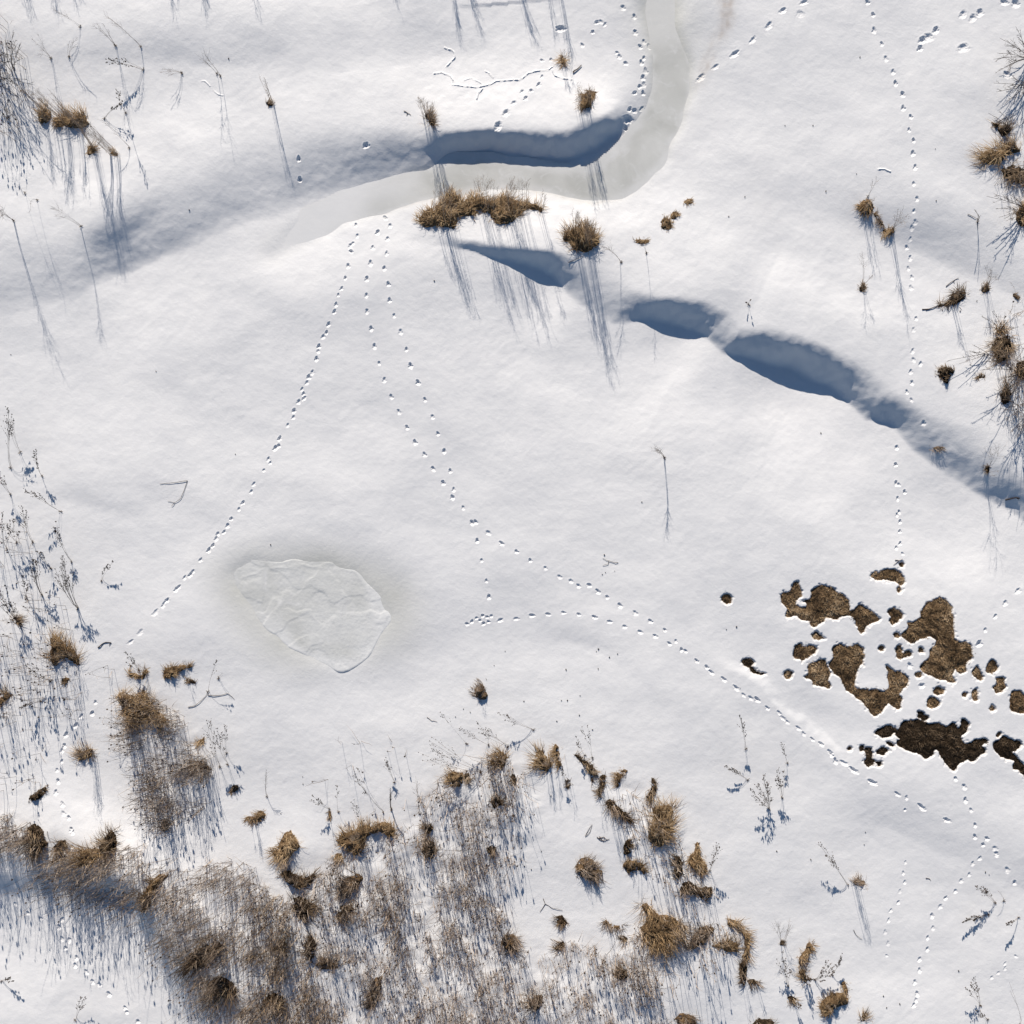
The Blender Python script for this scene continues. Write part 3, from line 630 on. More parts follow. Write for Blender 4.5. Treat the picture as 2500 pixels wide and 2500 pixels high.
# ================================================================== BARE TURF IN THE MELTED HOLES
H0F = upsample(H0)
def h0(x, y):
    i = min(max(int((x+HALF)/FS), 0), NF); j = min(max(int((y+HALF)/FS), 0), NF); return float(H0F[j, i])
def soil_sheet():
    i0, i1 = int((w0(1740,0)[0]+HALF)/CS), NC; j0, j1 = int((w0(0,2100)[1]+HALF)/CS), int((w0(0,1340)[1]+HALF)/CS)
    j, i = np.meshgrid(np.arange(j0, j1), np.arange(i0, i1), indexing='ij'); w = NC+1; b = (j*w+i).ravel()
    q = np.stack([b, b+1, b+w+1, b+w], 1); ids, inv = np.unique(q, return_inverse=True); j, i = ids//w, ids % w
    o = grid_mesh('soil', np.stack([gx[i], gx[j], H0[j, i]-.085], 1), inv.reshape(-1, 4), M_WET); o['kind'] = 'structure'
soil_sheet()
HOLE_INFO = {
 'top': 'brown turf patch at the top of the melted area, below a track',
 'west': 'large lobed brown turf patch on the upper left of the melted area',
 'hook': 'small hooked turf patch left of the tallest bare patch',
 'east': 'tallest bare turf patch, long and hourglass-shaped, on the right',
 'centre': 'U-shaped bare turf patch in the middle of the melted area',
 'fan': 'fan-shaped bare turf patch just left of the U-shaped one',
 'ragged': 'ragged bare turf patch crumbling into the snow, below the lobed patch',
 'sliver': 'thin sliver of bare turf right under the lobed patch',
 'comma': 'comma-shaped bit of turf between the two biggest patches',
 'heart': 'heart-shaped turf spot above the wet black patch',
 'wetlip': 'flat lens of turf beside the wet black patch, on its left',
 'wet': 'wet, nearly black bare turf patch with dead stems lying across it',
 'corner': 'dark bare turf strip running out at the right edge',
 'drop': 'drop-shaped turf spot right of the hourglass patch',
 'pear': 'pear-shaped turf spot farthest up on the right side',
 'waist': 'narrow-waisted turf spot near the right edge',
 'rim': 'turf patch cut off by the right edge above the dark strip',
 'boot': 'boot-shaped dark turf patch at the lower left tip of the melt',
 'bean': 'bean-shaped dark turf spot next to the boot-shaped patch',
 'chip': 'small dark turf chip touching the boot-shaped patch',
 'twin': 'two joined turf specks just above the wet black patch',
 'ledge': 'dark turf showing under a snow ledge beside the paw tracks, upper piece',
 'ledge2': 'dark turf strip under a snow ledge beside the paw tracks, lower piece',
 'nib': 'tiny turf nib above the boot-shaped patch',
 'dash': 'short dark turf dash left of the wet black patch',
 'lone': 'single round turf spot standing alone left of all other patches',
 'bead': 'round turf bead under the topmost patch', 'dot': 'round turf dot inside the bay of the U-shaped patch',
 'dot2': 'small turf dot in the bay of the hourglass patch', 'oval': 'oval turf spot under the hourglass patch',
 'stone': 'rounded turf spot above the heart-shaped one', 'knob': 'round turf knob left of the fan-shaped patch',
 'pip': 'tiny turf pip between the heart-shaped spot and the right edge', 'tall': 'upright oval turf spot below the drop-shaped one',
 'pit': 'turf speck at the end of the upper track', 'notch': 'turf speck at the left tip of the hourglass patch',
 'crumb': 'crumbling turf speck left of the upright oval spot', 'grain': 'tiny turf grain on the slope left of the boot-shaped patch', 'grain2': 'tiny turf grain right of the wet black patch'}
WETS = {'wet','wetlip','corner','boot','bean','chip','twin','ledge','ledge2','nib','dash','grain'}
for hk, (key, poly) in enumerate(HOLES.items()):
    xs = [p[0] for p in poly]; ys = [p[1] for p in poly]
    s_ = 2.0 if (max(xs)-min(xs)) < 60 else 3.0
    ax = np.arange(min(xs)-9, max(xs)+9+s_, s_); ay = np.arange(min(ys)-9, max(ys)+9+s_, s_)
    PXg, PYg = np.meshgrid(ax, ay)
    m = inside(PXg, PYg, poly).astype(float); soft = gblur(m, 4.5/s_*1.2); dome = gblur(m, 14/s_)*m
    c = soft > .12; cc = c[:-1,:-1]|c[1:,:-1]|c[:-1,1:]|c[1:,1:]
    xw = (PXg-1250)*.01; yw = (1250-PYg)*.01
    zz = np.vectorize(h0)(np.clip(xw, -HALF, HALF), np.clip(yw, -HALF, HALF)) - .066 + .065*gblur(dome, 3) + .018*perlin(PXg/12, PYg/12, 66) + .001*(hk % 6)
    j, i = np.where(cc); w = len(ax); b = j*w+i
    if not len(b): continue
    q = np.stack([b, b+w, b+w+1, b+1], 1); ids, inv = np.unique(q, return_inverse=True)
    bx, by = w0(sum(xs)/len(xs), sum(ys)/len(ys)); bz = h0(bx, by)-.06
    V = np.stack([xw.ravel()[ids]-bx, yw.ravel()[ids]-by, zz.ravel()[ids]-bz], 1)
    root = empty('bare_grass_patch', (bx, by, bz))
    tag(root, HOLE_INFO[key], 'grass patch', 'bare turf patches in the melting snow')
    wet = key in WETS
    grid_mesh('turf', V, inv.reshape(-1, 4), M_WET if wet else M_TURF, root)
    mb = MB(); area = m.sum()*s_*s_*1e-4
    jj, ii = np.where(m > .5)
    for _ in range(int(area*(1000 if wet else 1500))+10):
        k = random.randrange(len(jj)) if len(jj) else 0
        if not len(jj): break
        a, b2 = jj[k], ii[k]
        x = xw[a, b2]-bx+random.uniform(-.015,.015); y = yw[a, b2]-by+random.uniform(-.015,.015); z = zz[a, b2]-bz
        ang = 5*float(perlin(PXg[a, b2]/30, PYg[a, b2]/30, 67)) + random.gauss(1.2, .5); L = random.uniform(.05, .16)
        up = random.uniform(.012, .045)
        t = .42+.35*float(perlin(PXg[a, b2]/14, PYg[a, b2]/14, 68)) + .55*float(perlin(PXg[a, b2]/48, PYg[a, b2]/48, 70)) + random.uniform(-.28, .28)
        c1, s1 = math.cos(ang)*L, math.sin(ang)*L
        mb.blade([(x, y, z-.004), (x+c1*.5, y+s1*.5, z+up), (x+c1, y+s1, z+up*.4)], random.uniform(.007, .013), min(1, max(0, t)))
    mb.build('matted_blades', M_WETL if wet else M_LITTER, root)['kind'] = 'stuff'

# ================================================================== PLANT BUILDERS
def lift_to(px, py, z):                          # ground-plan position of a point z metres up that is seen over (px, py)
    x0, y0 = w0(px, py); k = (CAM_H-z)/CAM_H
    return CAM_X+(x0-CAM_X)*k, CAM_Y+(y0-CAM_Y)*k
def shape_poly(tile, sh):
    if isinstance(sh, list): return [at(*plan(tile, *p))[:2] for p in sh]
    cx, cy, rx, ry = sh[:4]; rot = sh[4] if len(sh) > 4 else 0
    out = []; ph = random.random()*6.28; n = 14
    for k in range(n):
        a = 6.2832*k/n; q = 1+.2*math.sin(2*a+ph)+random.uniform(-.14, .14)
        u, v = rx*q*math.cos(a), ry*q*math.sin(a)
        out.append(at(*plan(tile, cx+u*math.cos(rot)-v*math.sin(rot), cy+u*math.sin(rot)+v*math.cos(rot)))[:2])
    return out
def edge_dist(x, y, P):
    d = np.full(np.shape(x), 9.0)
    for k in range(len(P)):
        a, b = P[k-1], P[k]; ex, ey = b[0]-a[0], b[1]-a[1]
        t = np.clip(((x-a[0])*ex+(y-a[1])*ey)/(ex*ex+ey*ey+1e-9), 0, 1); d = np.minimum(d, np.hypot(x-a[0]-t*ex, y-a[1]-t*ey))
    return d
def curve(p0, p1, bow=.35, n=4):
    """a stem that leaves p0 upright and leans over to p1"""
    c = (p0[0]+(p1[0]-p0[0])*(.5-bow), p0[1]+(p1[1]-p0[1])*(.5-bow), p0[2]+(p1[2]-p0[2])*.62)
    out = []
    for k in range(n):
        t = k/(n-1); a, b, c2 = (1-t)**2, 2*t*(1-t), t*t
        out.append(tuple(a*p0[i]+b*c[i]+c2*p1[i] for i in range(3)))
    return out
def along(pts, t):
    f = t*(len(pts)-1); i = min(int(f), len(pts)-2); f -= i
    return tuple(pts[i][k]+(pts[i+1][k]-pts[i][k])*f for k in range(3))
def tall_stem(mb, seeds, p0, p1, r=.0045, kind='plume', bow=.35, nb=5):
    t0 = random.uniform(.25, .8)
    pts = curve(p0, p1, bow, 5)
    mb.tube(pts, r, r*.55, t0)
    L = math.dist(p0, p1)
    for k in range(nb):
        t = random.uniform(.55, .98); q = along(pts, t)
        a = random.random()*6.28; l = L*random.uniform(.08, .24)*(1.25-t)*1.6
        dx, dy, dz = (p1[0]-p0[0])/L, (p1[1]-p0[1])/L, (p1[2]-p0[2])/L
        sp = .75 if kind == 'fan' else .45
        e = (q[0]+l*(dx+sp*math.cos(a)), q[1]+l*(dy+sp*math.sin(a)), q[2]+l*(dz*.9+.1))
        mb.tube([q, along([q, e], .5), e] if False else [q, e], r*.6, r*.35, t0)
        if kind == 'seed':
            for u in (1.0, .6): 
                s = along([q, e], u); rr = random.uniform(.008, .016); seeds.blob(s, rr, rr, rr*1.2, random.random(), 4)
        elif kind == 'plume':
            for _ in range(2):
                s = along([q, e], random.uniform(.5, 1)); g = random.random()*6.28
                mb.tube([s, (s[0]+.05*math.cos(g), s[1]+.05*math.sin(g), s[2]+.05)], r*.4, r*.3, t0)
        elif kind == 'fan' and random.random() < .5:
            s = e; g = random.random()*6.28; mb.tube([along([q, e], .5), (s[0]+.09*l*4*math.cos(g), s[1]+.09*l*4*math.sin(g), s[2])], r*.45, r*.3, t0)
    if kind == 'seed': 
        rr = .016; seeds.blob(p1, rr, rr, rr*1.4, random.random(), 4)
def rough(P, step=.07, amp=.022):
    out = []
    for k in range(len(P)):
        a, b = P[k-1], P[k]; n = max(1, int(math.dist(a, b)/step))
        for i in range(n):
            t = i/n; q = amp if i else amp*.4
            out.append((a[0]+(b[0]-a[0])*t+random.uniform(-q, q), a[1]+(b[1]-a[1])*t+random.uniform(-q, q)))
    return out
def sample_in(L, n):
    xs = [p[0] for p in L]; ys = [p[1] for p in L]; ox, oy = np.zeros(0), np.zeros(0)
    for _ in range(12):
        x = rng.uniform(min(xs), max(xs), n*3); y = rng.uniform(min(ys), max(ys), n*3); m = inside(x, y, L)
        ox = np.concatenate([ox, x[m]]); oy = np.concatenate([oy, y[m]])
        if len(ox) >= n: break
    return ox[:n], oy[:n]
def tussock(label, tile, sh, h=.10, m=None, blen=.22, dens=1500, stalks=0, hs=1.0, lean=(0, 0), group=None, kind='plume', name='grass_tussock', cat='grass tussock', dark=0.0, rs=.0032, caps=None):
    m = m or M_STRAW
    P = rough(shape_poly(tile, sh)); cx = sum(p[0] for p in P)/len(P); cy = sum(p[1] for p in P)/len(P); bz = ground_z(cx, cy)
    root = empty(name, (cx, cy, bz)); tag(root, label, cat, group)
    L = [(p[0]-cx, p[1]-cy) for p in P]
    xs = [p[0] for p in L]; ys = [p[1] for p in L]
    area = abs(sum(L[k-1][0]*L[k][1]-L[k][0]*L[k-1][1] for k in range(len(L))))*.5
    cell = min(.045, max(.014, math.sqrt(area/140)))
    ax = np.arange(min(xs)-cell, max(xs)+2*cell, cell); ay = np.arange(min(ys)-cell, max(ys)+2*cell, cell)
    GX_, GY_ = np.meshgrid(ax, ay); ins = inside(GX_, GY_, L); D = edge_dist(GX_, GY_, L)
    gz = np.array([[ground_z(cx+x, cy+y)-bz for x in ax] for y in ay])
    top = h*.62*np.clip(D/.14+.05, 0, 1) + h*.8*perlin(GX_/.10+cx, GY_/.10+cy, 101)*np.clip(D/.06, 0, 1)
    Z_ = gz + np.where(ins, np.maximum(top, -.01), -np.clip(D, .03, .2)*1.2)
    cc = ins[:-1,:-1]|ins[1:,:-1]|ins[:-1,1:]|ins[1:,1:]
    jj, ii = np.where(cc); w = len(ax); b = jj*w+ii
    if len(b):
        q = np.stack([b, b+1, b+w+1, b+w], 1); ids, inv = np.unique(q, return_inverse=True)
        V = np.stack([GX_.ravel()[ids], GY_.ravel()[ids], Z_.ravel()[ids]], 1)
        grid_mesh('mound', V, inv.reshape(-1, 4), M_TURF if m is not M_DARK else M_WET, root)
    if caps is not None and area > .03:                       # snow still lying on the matted grass
        nz = perlin((GX_+cx)/.16, (GY_+cy)/.16, 104) + .5*perlin((GX_+cx)/.06, (GY_+cy)/.06, 105)
        on = ins & (nz > caps); c4 = on[:-1,:-1] & on[1:,:-1] & on[:-1,1:] & on[1:,1:]
        jj, ii = np.where(c4); b = jj*w+ii
        if len(b) > 3:
            ZC = Z_ + np.clip((nz-caps)*.07, 0, .03) + .002
            q = np.stack([b, b+1, b+w+1, b+w], 1); ids, inv = np.unique(q, return_inverse=True)
            V = np.stack([GX_.ravel()[ids], GY_.ravel()[ids], ZC.ravel()[ids]], 1)
            tag(grid_mesh('snow_cap', V, inv.reshape(-1, 4), M_SNOW, root), kind='stuff')
    dark += random.uniform(-.12, .16); own = random.random()*6.28; lean = (lean[0]+.28*math.cos(own), lean[1]+.28*math.sin(own))
    mb = MB(); n = int(area*dens*.8)+30
    X_, Y_ = sample_in(L, n)
    nl = perlin((X_+cx)/.13, (Y_+cy)/.13, 102); na = 4*perlin((X_+cx)/.3, (Y_+cy)/.3, 103)
    for x, y, t1, a1 in zip(X_.tolist(), Y_.tolist(), nl.tolist(), na.tolist()):
        if random.random() < .12: x += random.gauss(0, .05); y += random.gauss(0, .05)
        j = min(len(ay)-1, max(0, int((y-ay[0])/cell+.5))); i = min(len(ax)-1, max(0, int((x-ax[0])/cell+.5))); z = max(Z_[j, i], gz[j, i]-.005)
        out = math.atan2(y, x); ang = out+random.gauss(0, .8) if random.random() < .15 else a1+own+random.gauss(0, .6)
        ln = blen*random.uniform(.3, 1.15); el = random.uniform(.03, .62)
        ce = math.cos(el)*ln
        hx = math.cos(ang)*ce + lean[0]*ln; hy = math.sin(ang)*ce + lean[1]*ln; hz = math.sin(el)*ln
        tt = min(1, max(0, random.gauss(.52, .24)+.45*t1-dark))
        mb.blade([(x, y, z-.02), (x+hx*.35, y+hy*.35, z+hz*.5), (x+hx*.75, y+hy*.75, z+hz*.62), (x+hx*1.15, y+hy*1.15, z+hz*.42)], random.uniform(.006, .0135), tt)
    tag(mb.build('blades', m, root), kind='stuff')
    if stalks:
        if group is not None and ('reed' in group or 'right' in group or 'lower left' in group): stalks = max(2, int(stalks*.55))
        sb = MB(); sd_ = MB(); nc = max(1, stalks//11)
        CX, CY = sample_in(L, nc); spr = min(.10, .035+.05*math.sqrt(area))
        for k in range(stalks):
            c = random.randrange(nc) if k >= nc else k
            x = CX[c % len(CX)]+random.gauss(0, spr); y = CY[c % len(CY)]+random.gauss(0, spr)
            hgt = hs*random.uniform(.6, 1.12)*(.85+.3*((c*7) % 5)/4); a = random.random()*6.28; sp = hgt*random.uniform(.01, .09)
            ca = c*2.4; sp2 = hgt*.06
            z = ground_z(cx+x, cy+y)-bz
            tall_stem(sb, sd_, (x, y, z), (x+math.cos(a)*sp+math.cos(ca)*sp2+lean[0]*hgt*.5, y+math.sin(a)*sp+math.sin(ca)*sp2+lean[1]*hgt*.5, z+hgt), rs, kind, .3, 4)
        o = tag(sb.build('stalks', M_GREY, root), kind='stuff')
        if sd_.v: tag(sd_.build('seed_heads', M_SEED, o), kind='stuff')
    return root
def weed(label, tile, base, tip, h, kind='fan', n=1, spread=.12, r=.0033, nb=7, group=None, name='dry_weed', cat='weed', bow=.3, foot=True):
    bx, by, bz = spot(tile, *base)
    tx, ty = lift_to(*plan(tile, *tip), bz+h)
    root = empty(name, (bx, by, bz)); tag(root, label, cat, group)
    for k in range(n):
        mb = MB(); sd_ = MB()
        a = random.random()*6.28; s = 0 if k == 0 else spread*random.uniform(.3, 1.2)*h
        f = 1 if k == 0 else random.uniform(.65, 1.05)
        p0 = (random.uniform(-.02, .02)*(n > 1), random.uniform(-.02, .02)*(n > 1), -.03)
        p1 = ((tx-bx)*f+math.cos(a)*s, (ty-by)*f+math.sin(a)*s, h*f)
        tall_stem(mb, sd_, p0, p1, r*random.uniform(.65, 1.0), kind, bow+random.uniform(-.15, .1), nb)
        o = mb.build('stem', M_STEM, root)
        if sd_.v: tag(sd_.build('seed_heads', M_SEED, o), kind='stuff')
    if foot:
        ft = MB()
        for k in range(10):
            a = random.random()*6.28; l = random.uniform(.02, .07)
            ft.blade([(0, 0, -.01), (l*.6*math.cos(a), l*.6*math.sin(a), .025), (l*math.cos(a), l*math.sin(a), .012)], .012, random.random()*.5)
        tag(ft.build('root_tuft', M_DARK, root), kind='stuff')
    return root
def shrub(label, tile, base, tips, h, r=.007, group=None, nb=8, tuft=None, name='bare_shrub', sub=True):
    bx, by, bz = spot(tile, *base)
    root = empty(name, (bx, by, bz)); tag(root, label, 'shrub', group)
    for tp in tips:
        mb = MB()
        hh = h*random.uniform(.5, 1.05); tx, ty = lift_to(*plan(tile, *tp), bz+hh)
        p1 = (tx-bx, ty-by, hh); pts = curve((random.uniform(-.05,.05), random.uniform(-.05,.05), -.04), p1, .2, 5)
        t0 = random.uniform(.2, .6); mb.tube(pts, r, r*.4, t0, 4); L = math.dist(pts[0], p1)
        for k in range(nb):
            t = random.uniform(.3, .97); q = along(pts, t); q2 = along(pts, min(1, t+.1)); a = random.random()*6.28; l = L*random.uniform(.1, .3)*(1.2-t)
            d = Vector(q2)-Vector(q); d = d.normalized() if d.length > 1e-6 else Vector((0,0,1))
            e = Vector(q)+l*(d+.8*Vector((math.cos(a), math.sin(a), .2*math.sin(3*a))))
            mb.tube([q, tuple((Vector(q)+e)/2+Vector((random.uniform(-.01,.01), random.uniform(-.01,.01), .01))), tuple(e)], r*.55, r*.3, t0)
            for u in range(2):
                f = Vector(q).lerp(e, random.uniform(.4, .9)); g = random.random()*6.28
                mb.tube([tuple(f), tuple(f+l*.35*Vector((math.cos(g), math.sin(g), .3)))], r*.35, r*.25, t0)
        mb.build('branch', M_BARK, root)
    if tuft:
        ft = MB()
        for k in range(tuft):
            a = random.random()*6.28; l = random.uniform(.08, .28); ox, oy = random.gauss(0, .08), random.gauss(0, .06)
            ft.blade([(ox, oy, -.02), (ox+l*.5*math.cos(a), oy+l*.5*math.sin(a), l*.5), (ox+l*math.cos(a), oy+l*math.sin(a), l*.4)], .011, random.gauss(.5, .25))
        tag(ft.build('grass_tuft', M_STRAW, root), kind='stuff')
    return root
def twig(label, tile, lines, r=.006, group=None, lift=.012, name='fallen_twig', cat='twig', m=None):
    P = [[spot(tile, *p) for p in ln] for ln in lines]
    b = P[0][0]; root = None
    mb = MB()
    for ln in P:
        pts = [(p[0]-b[0], p[1]-b[1], p[2]-b[2]+lift) for p in ln]
        dense = []
        for a, c in zip(pts[:-1], pts[1:]):
            for t in (0, .5): dense.append(tuple(a[i]+(c[i]-a[i])*t+(random.uniform(-.008,.008) if t else 0) for i in range(3)))
        dense.append(pts[-1])
        mb.tube(dense, r, r*.5, random.uniform(.2, .7), 4)
    o = mb.build(name, m or M_BARK, None, b); tag(o, label, cat, group); return o

# ================================================================== TUSSOCKS
S, D_, G_ = M_STRAW, M_DARK, M_GREY
BYSTREAM = 'straw tussocks along the stream bank'
tussock('long golden straw tussock with snow bites below the stream bend', 'Z2', [(425,1240),(480,1190),(570,1150),(590,1095),(640,1090),(690,1135),(770,1110),(850,1130),(930,1110),(1000,1135),(1100,1155),(1145,1180),(1140,1200),(1060,1185),(1010,1220),(970,1260),(910,1275),(870,1260),(840,1215),(790,1190),(740,1220),(660,1230),(640,1300),(610,1290),(540,1280),(470,1290)], h=.13, blen=.2, dens=1900, stalks=100, hs=1.15, group=BYSTREAM, caps=None)
tussock('round bushy straw tussock right of the long golden one', 'Z2', [(1250,1350),(1300,1300),(1370,1280),(1430,1310),(1465,1370),(1440,1395),(1390,1435),(1330,1420),(1300,1385)], h=.16, blen=.26, dens=2100, stalks=42, hs=1.1, group=BYSTREAM, caps=None)
tussock('flat little straw mound nearest the round bushy tussock', 'Z2', (1700,1367,37,17), h=.05, blen=.08, dens=2600, group=BYSTREAM, caps=None)
tussock('small straw mound, larger of a pair in open snow', 'Z2', (1842,1272,40,32), h=.07, blen=.09, dens=2600, group=BYSTREAM, caps=None)
tussock('small straw mound, smaller and upper of a pair in open snow', 'Z2', (1885,1220,27,23), h=.06, blen=.09, dens=2600, group=BYSTREAM, caps=None)
tussock('ragged straw tuft with black flecks above the pair of mounds', 'Z3', (35,1140,24,20), h=.06, blen=.1, dens=2600, group=BYSTREAM, caps=None)
tussock('dark slanted straw tuft with fanned stems above the shaded bank', 'Z2', (500,675,22,42,-.45), h=.12, m=D_, blen=.22, dens=3800, stalks=26, hs=.75, lean=(-.30,.25))
tussock('straw tuft bent over the bank edge near the stream corner', 'Z2', [(1350,605),(1360,545),(1400,510),(1452,518),(1425,560),(1420,605),(1385,617)], h=.13, blen=.2, dens=2900, stalks=26, hs=.9, lean=(.1,.15), group=BYSTREAM, caps=None)
tussock('narrow upright straw tuft near the end of the vole tunnel', 'Z2', (1255,340,17,28), h=.12, blen=.2, dens=3500, stalks=8, hs=.55, lean=(0,.25))
tussock('small dark stump of grass with stems blown to its left', 'Z1', (1525,588,22,13), h=.09, m=D_, blen=.13, dens=3800, stalks=7, hs=.95, lean=(-.35,.15))
UL = 'straw tussocks in the upper left corner'
tussock('left-hand straw tussock of the three in the upper left corner', 'Z1', (250,662,48,36,-.3), h=.12, blen=.24, dens=1800, stalks=12, hs=1.0, lean=(-.2,.1), group=UL)
tussock('middle, thinnest straw tussock of the three in the upper left corner', 'Z1', (335,695,30,38), h=.09, blen=.18, dens=1500, stalks=8, hs=.9, lean=(-.2,.2), group=UL)
tussock('right-hand, largest straw tussock of the three in the upper left corner', 'Z1', (430,690,66,44,.15), h=.15, blen=.28, dens=1900, stalks=30, hs=1.15, lean=(-.28,.22), group=UL)
tussock('small brown tuft below the upper left trio, shadow to the stream', 'Z1', (515,850,28,24), h=.1, blen=.18, dens=2600, stalks=16, hs=1.15, lean=(-.25,.12), group=UL)
tussock('row of leaning dry stems rooted right of the small brown tuft', 'Z1', (645,872,26,10,.4), h=.05, blen=.12, dens=2600, stalks=26, hs=1.25, lean=(-.62,.30), group=UL)
UR = 'tufts on the open slope at upper right'
tussock('upper tuft of a linked pair on the open right slope', 'Z3', [(985,1185),(1005,1150),(1040,1120),(1075,1145),(1085,1175),(1065,1205),(1030,1218)], h=.12, blen=.16, dens=2500, stalks=12, hs=.8, group=UR)
tussock('thin grass strip linking two tufts on the open right slope', 'Z3', [(1070,1210),(1100,1190),(1120,1240),(1150,1280),(1130,1290),(1095,1250)], h=.05, m=G_, blen=.14, dens=1900, group=UR)
tussock('lower tuft of a linked pair, long thin shadow below it', 'Z3', (1165,1308,30,25), h=.11, blen=.15, dens=2900, stalks=10, hs=1.3, group=UR)
tussock('tiny dark tuft with one straight stem, left of a paw track', 'Z3', (1018,1630,20,20), h=.08, m=D_, blen=.12, dens=3500, stalks=5, hs=.75, group=UR)
tussock('spreading tuft with a dark root trailing to its left', 'Z3', [(1440,1730),(1500,1705),(1530,1660),(1570,1640),(1605,1650),(1600,1690),(1560,1715),(1500,1738)], h=.1, m=D_, blen=.22, dens=2300, stalks=16, hs=.9, lean=(.15,.15), group=UR)
tussock('small round tuft at the upper right of the rooty tuft', 'Z3', (1715,1637,24,20), h=.09, m=D_, blen=.14, dens=3000, stalks=8, hs=.8, group=UR)
tussock('little leaf-shaped tuft close to the right edge', 'Z3', (1888,1678,22,15,.4), h=.06, m=D_, blen=.1, dens=3000, stalks=3, hs=.4, group=UR)
RE = 'grass clumps along the right edge'
tussock('dark grass clump at right edge, topmost, with snow beneath', 'Z3', [(1740,690),(1790,700),(1830,735),(1870,730),(1835,770),(1800,775),(1780,735)], h=.12, m=D_, blen=.22, dens=2200, stalks=10, hs=.5, lean=(-.1,.3), group=RE)
tussock('combed straw clump lying over snow at the right edge', 'Z3', [(1670,900),(1720,850),(1790,840),(1850,800),(1900,830),(1910,860),(1830,880),(1790,930),(1720,935)], h=.14, blen=.32, dens=1600, stalks=8, hs=.5, lean=(-.5,-.2), group=RE)
tussock('twiggy brown clump under the combed straw at right edge', 'Z3', [(1790,960),(1860,930),(1960,960),(1970,1080),(1900,1040),(1830,1010)], h=.12, m=D_, blen=.28, dens=1300, stalks=14, hs=.6, lean=(-.3,.1), group=RE)
tussock('straw clump cut by the right edge, below the twiggy one', 'Z3', [(1885,1200),(1930,1150),(1990,1160),(1990,1300),(1910,1280),(1880,1240)], h=.15, blen=.25, dens=1600, stalks=10, hs=.5, group=RE)
tussock('tall brown clump at right edge above the solitary earthy lump', 'Z6', [(1745,20),(1790,-30),(1850,-40),(1870,30),(1840,100),(1780,130),(1760,80)], h=.14, m=D_, blen=.28, dens=1700, stalks=14, hs=.6, group=RE)
tussock('earthy round lump with a straw cap, alone in snow', 'Z6', [(1435,190),(1450,155),(1490,143),(1530,155),(1540,175),(1510,205),(1505,245),(1485,240),(1465,215)], h=.14, m=D_, blen=.09, dens=2600, group=RE)
tussock('ragged dark clump at the right edge beside leaning twigs', 'Z6', [(1880,120),(1960,100),(1970,220),(1900,210)], h=.12, m=D_, blen=.3, dens=1200, stalks=12, hs=.7, group=RE)
tussock('low dark clump, lowest of those along the right edge', 'Z6', [(1790,300),(1840,260),(1870,300),(1850,350),(1810,360)], h=.1, m=D_, blen=.25, dens=1700, stalks=14, hs=.7, lean=(.1,.2), group=RE)
tussock('tiny reddish tuft left of the dark right-edge clumps', 'Z6', (1690,200,22,14), h=.05, m=D_, blen=.12, dens=2600, group=RE)
tussock('little dark tuft with one feathery stem on the shaded slope', 'Z6', (1725,725,18,17), h=.07, m=D_, blen=.09, dens=3500, stalks=3, hs=.5, group=RE)
tussock('frost-grey flattened tuft in the blue shade at right', 'Z6', (1435,605,38,12,-.2), h=.04, m=G_, blen=.15, dens=1600, group=RE)
BL = 'tussocks at the lower left'
tussock('bushy brown tussock with a bare fork, left of the pond outflow', 'B1', [(380,180),(440,170),(500,230),(550,260),(600,330),(610,385),(560,370),(510,330),(455,345),(420,420),(400,380),(370,320),(385,250)], h=.16, blen=.3, dens=1500, stalks=40, hs=.7, lean=(-.2,.25), group=BL)
tussock('tan tussock with a curled dark beak of grass', 'B1', [(960,430),(1020,440),(1070,460),(1085,420),(1110,408),(1120,435),(1095,465),(1085,495),(1020,480),(980,470)], h=.1, blen=.14, dens=2300, stalks=14, hs=.6, lean=(-.25,.2), group=BL)
tussock('golden hump of grass shaped like a crouching bird', 'B1', [(1225,450),(1245,400),(1310,390),(1370,380),(1430,365),(1455,395),(1400,415),(1350,430),(1330,460),(1280,480),(1235,490)], h=.14, blen=.13, dens=2600, stalks=4, hs=.5, group=BL)
tussock('small brown tuft under the bird-shaped hump', 'B1', (1440,503,36,18,.3), h=.06, m=D_, blen=.12, dens=2400, group=BL)
tussock('tall golden tussock heading the column of reeds', 'B1', [(885,600),(930,585),(1000,620),(1080,560),(1130,640),(1160,700),(1240,760),(1270,820),(1200,860),(1100,780),(1040,880),(970,850),(940,770),(900,680)], h=.18, blen=.32, dens=1300, stalks=50, hs=.85, lean=(-.1,.1), group=BL)
tussock('swept tussock beside a dark round hollow in the snow', 'B1', [(600,1060),(640,1030),(690,1008),(707,1040),(690,1080),(640,1100),(590,1110)], h=.15, blen=.32, dens=2400, stalks=26, hs=.95, lean=(-.45,-.25), group=BL)
tussock('squared-off log-like clump of dark straw in open snow', 'B1', [(210,1410),(225,1370),(290,1320),(345,1292),(358,1330),(330,1365),(260,1410)], h=.12, m=D_, blen=.08, dens=2600, group=BL)
tussock('small oval dark clump right of the column of reeds', 'B1', [(1725,1340),(1755,1290),(1790,1285),(1803,1315),(1770,1340),(1740,1350)], h=.1, m=D_, blen=.09, dens=3000, group=BL)
tussock('pale straw tuft half under snow between reeds and next clump', 'B1', (1905,1545,45,30), h=.07, blen=.13, dens=1700, stalks=6, hs=.5, group=BL)
tussock('dark rounded clump at the edge of the left reed bank', 'B1', [(790,1690),(830,1625),(880,1640),(885,1730),(870,1800),(800,1790),(740,1760)], h=.2, m=D_, blen=.3, dens=1900, stalks=12, hs=.8, lean=(-.35,-.1), group=BL)
tussock('little orange-brown tuft below the forked tussock', 'B1', (500,495,30,18), h=.07, blen=.12, dens=2400, stalks=4, hs=.4, group=BL)
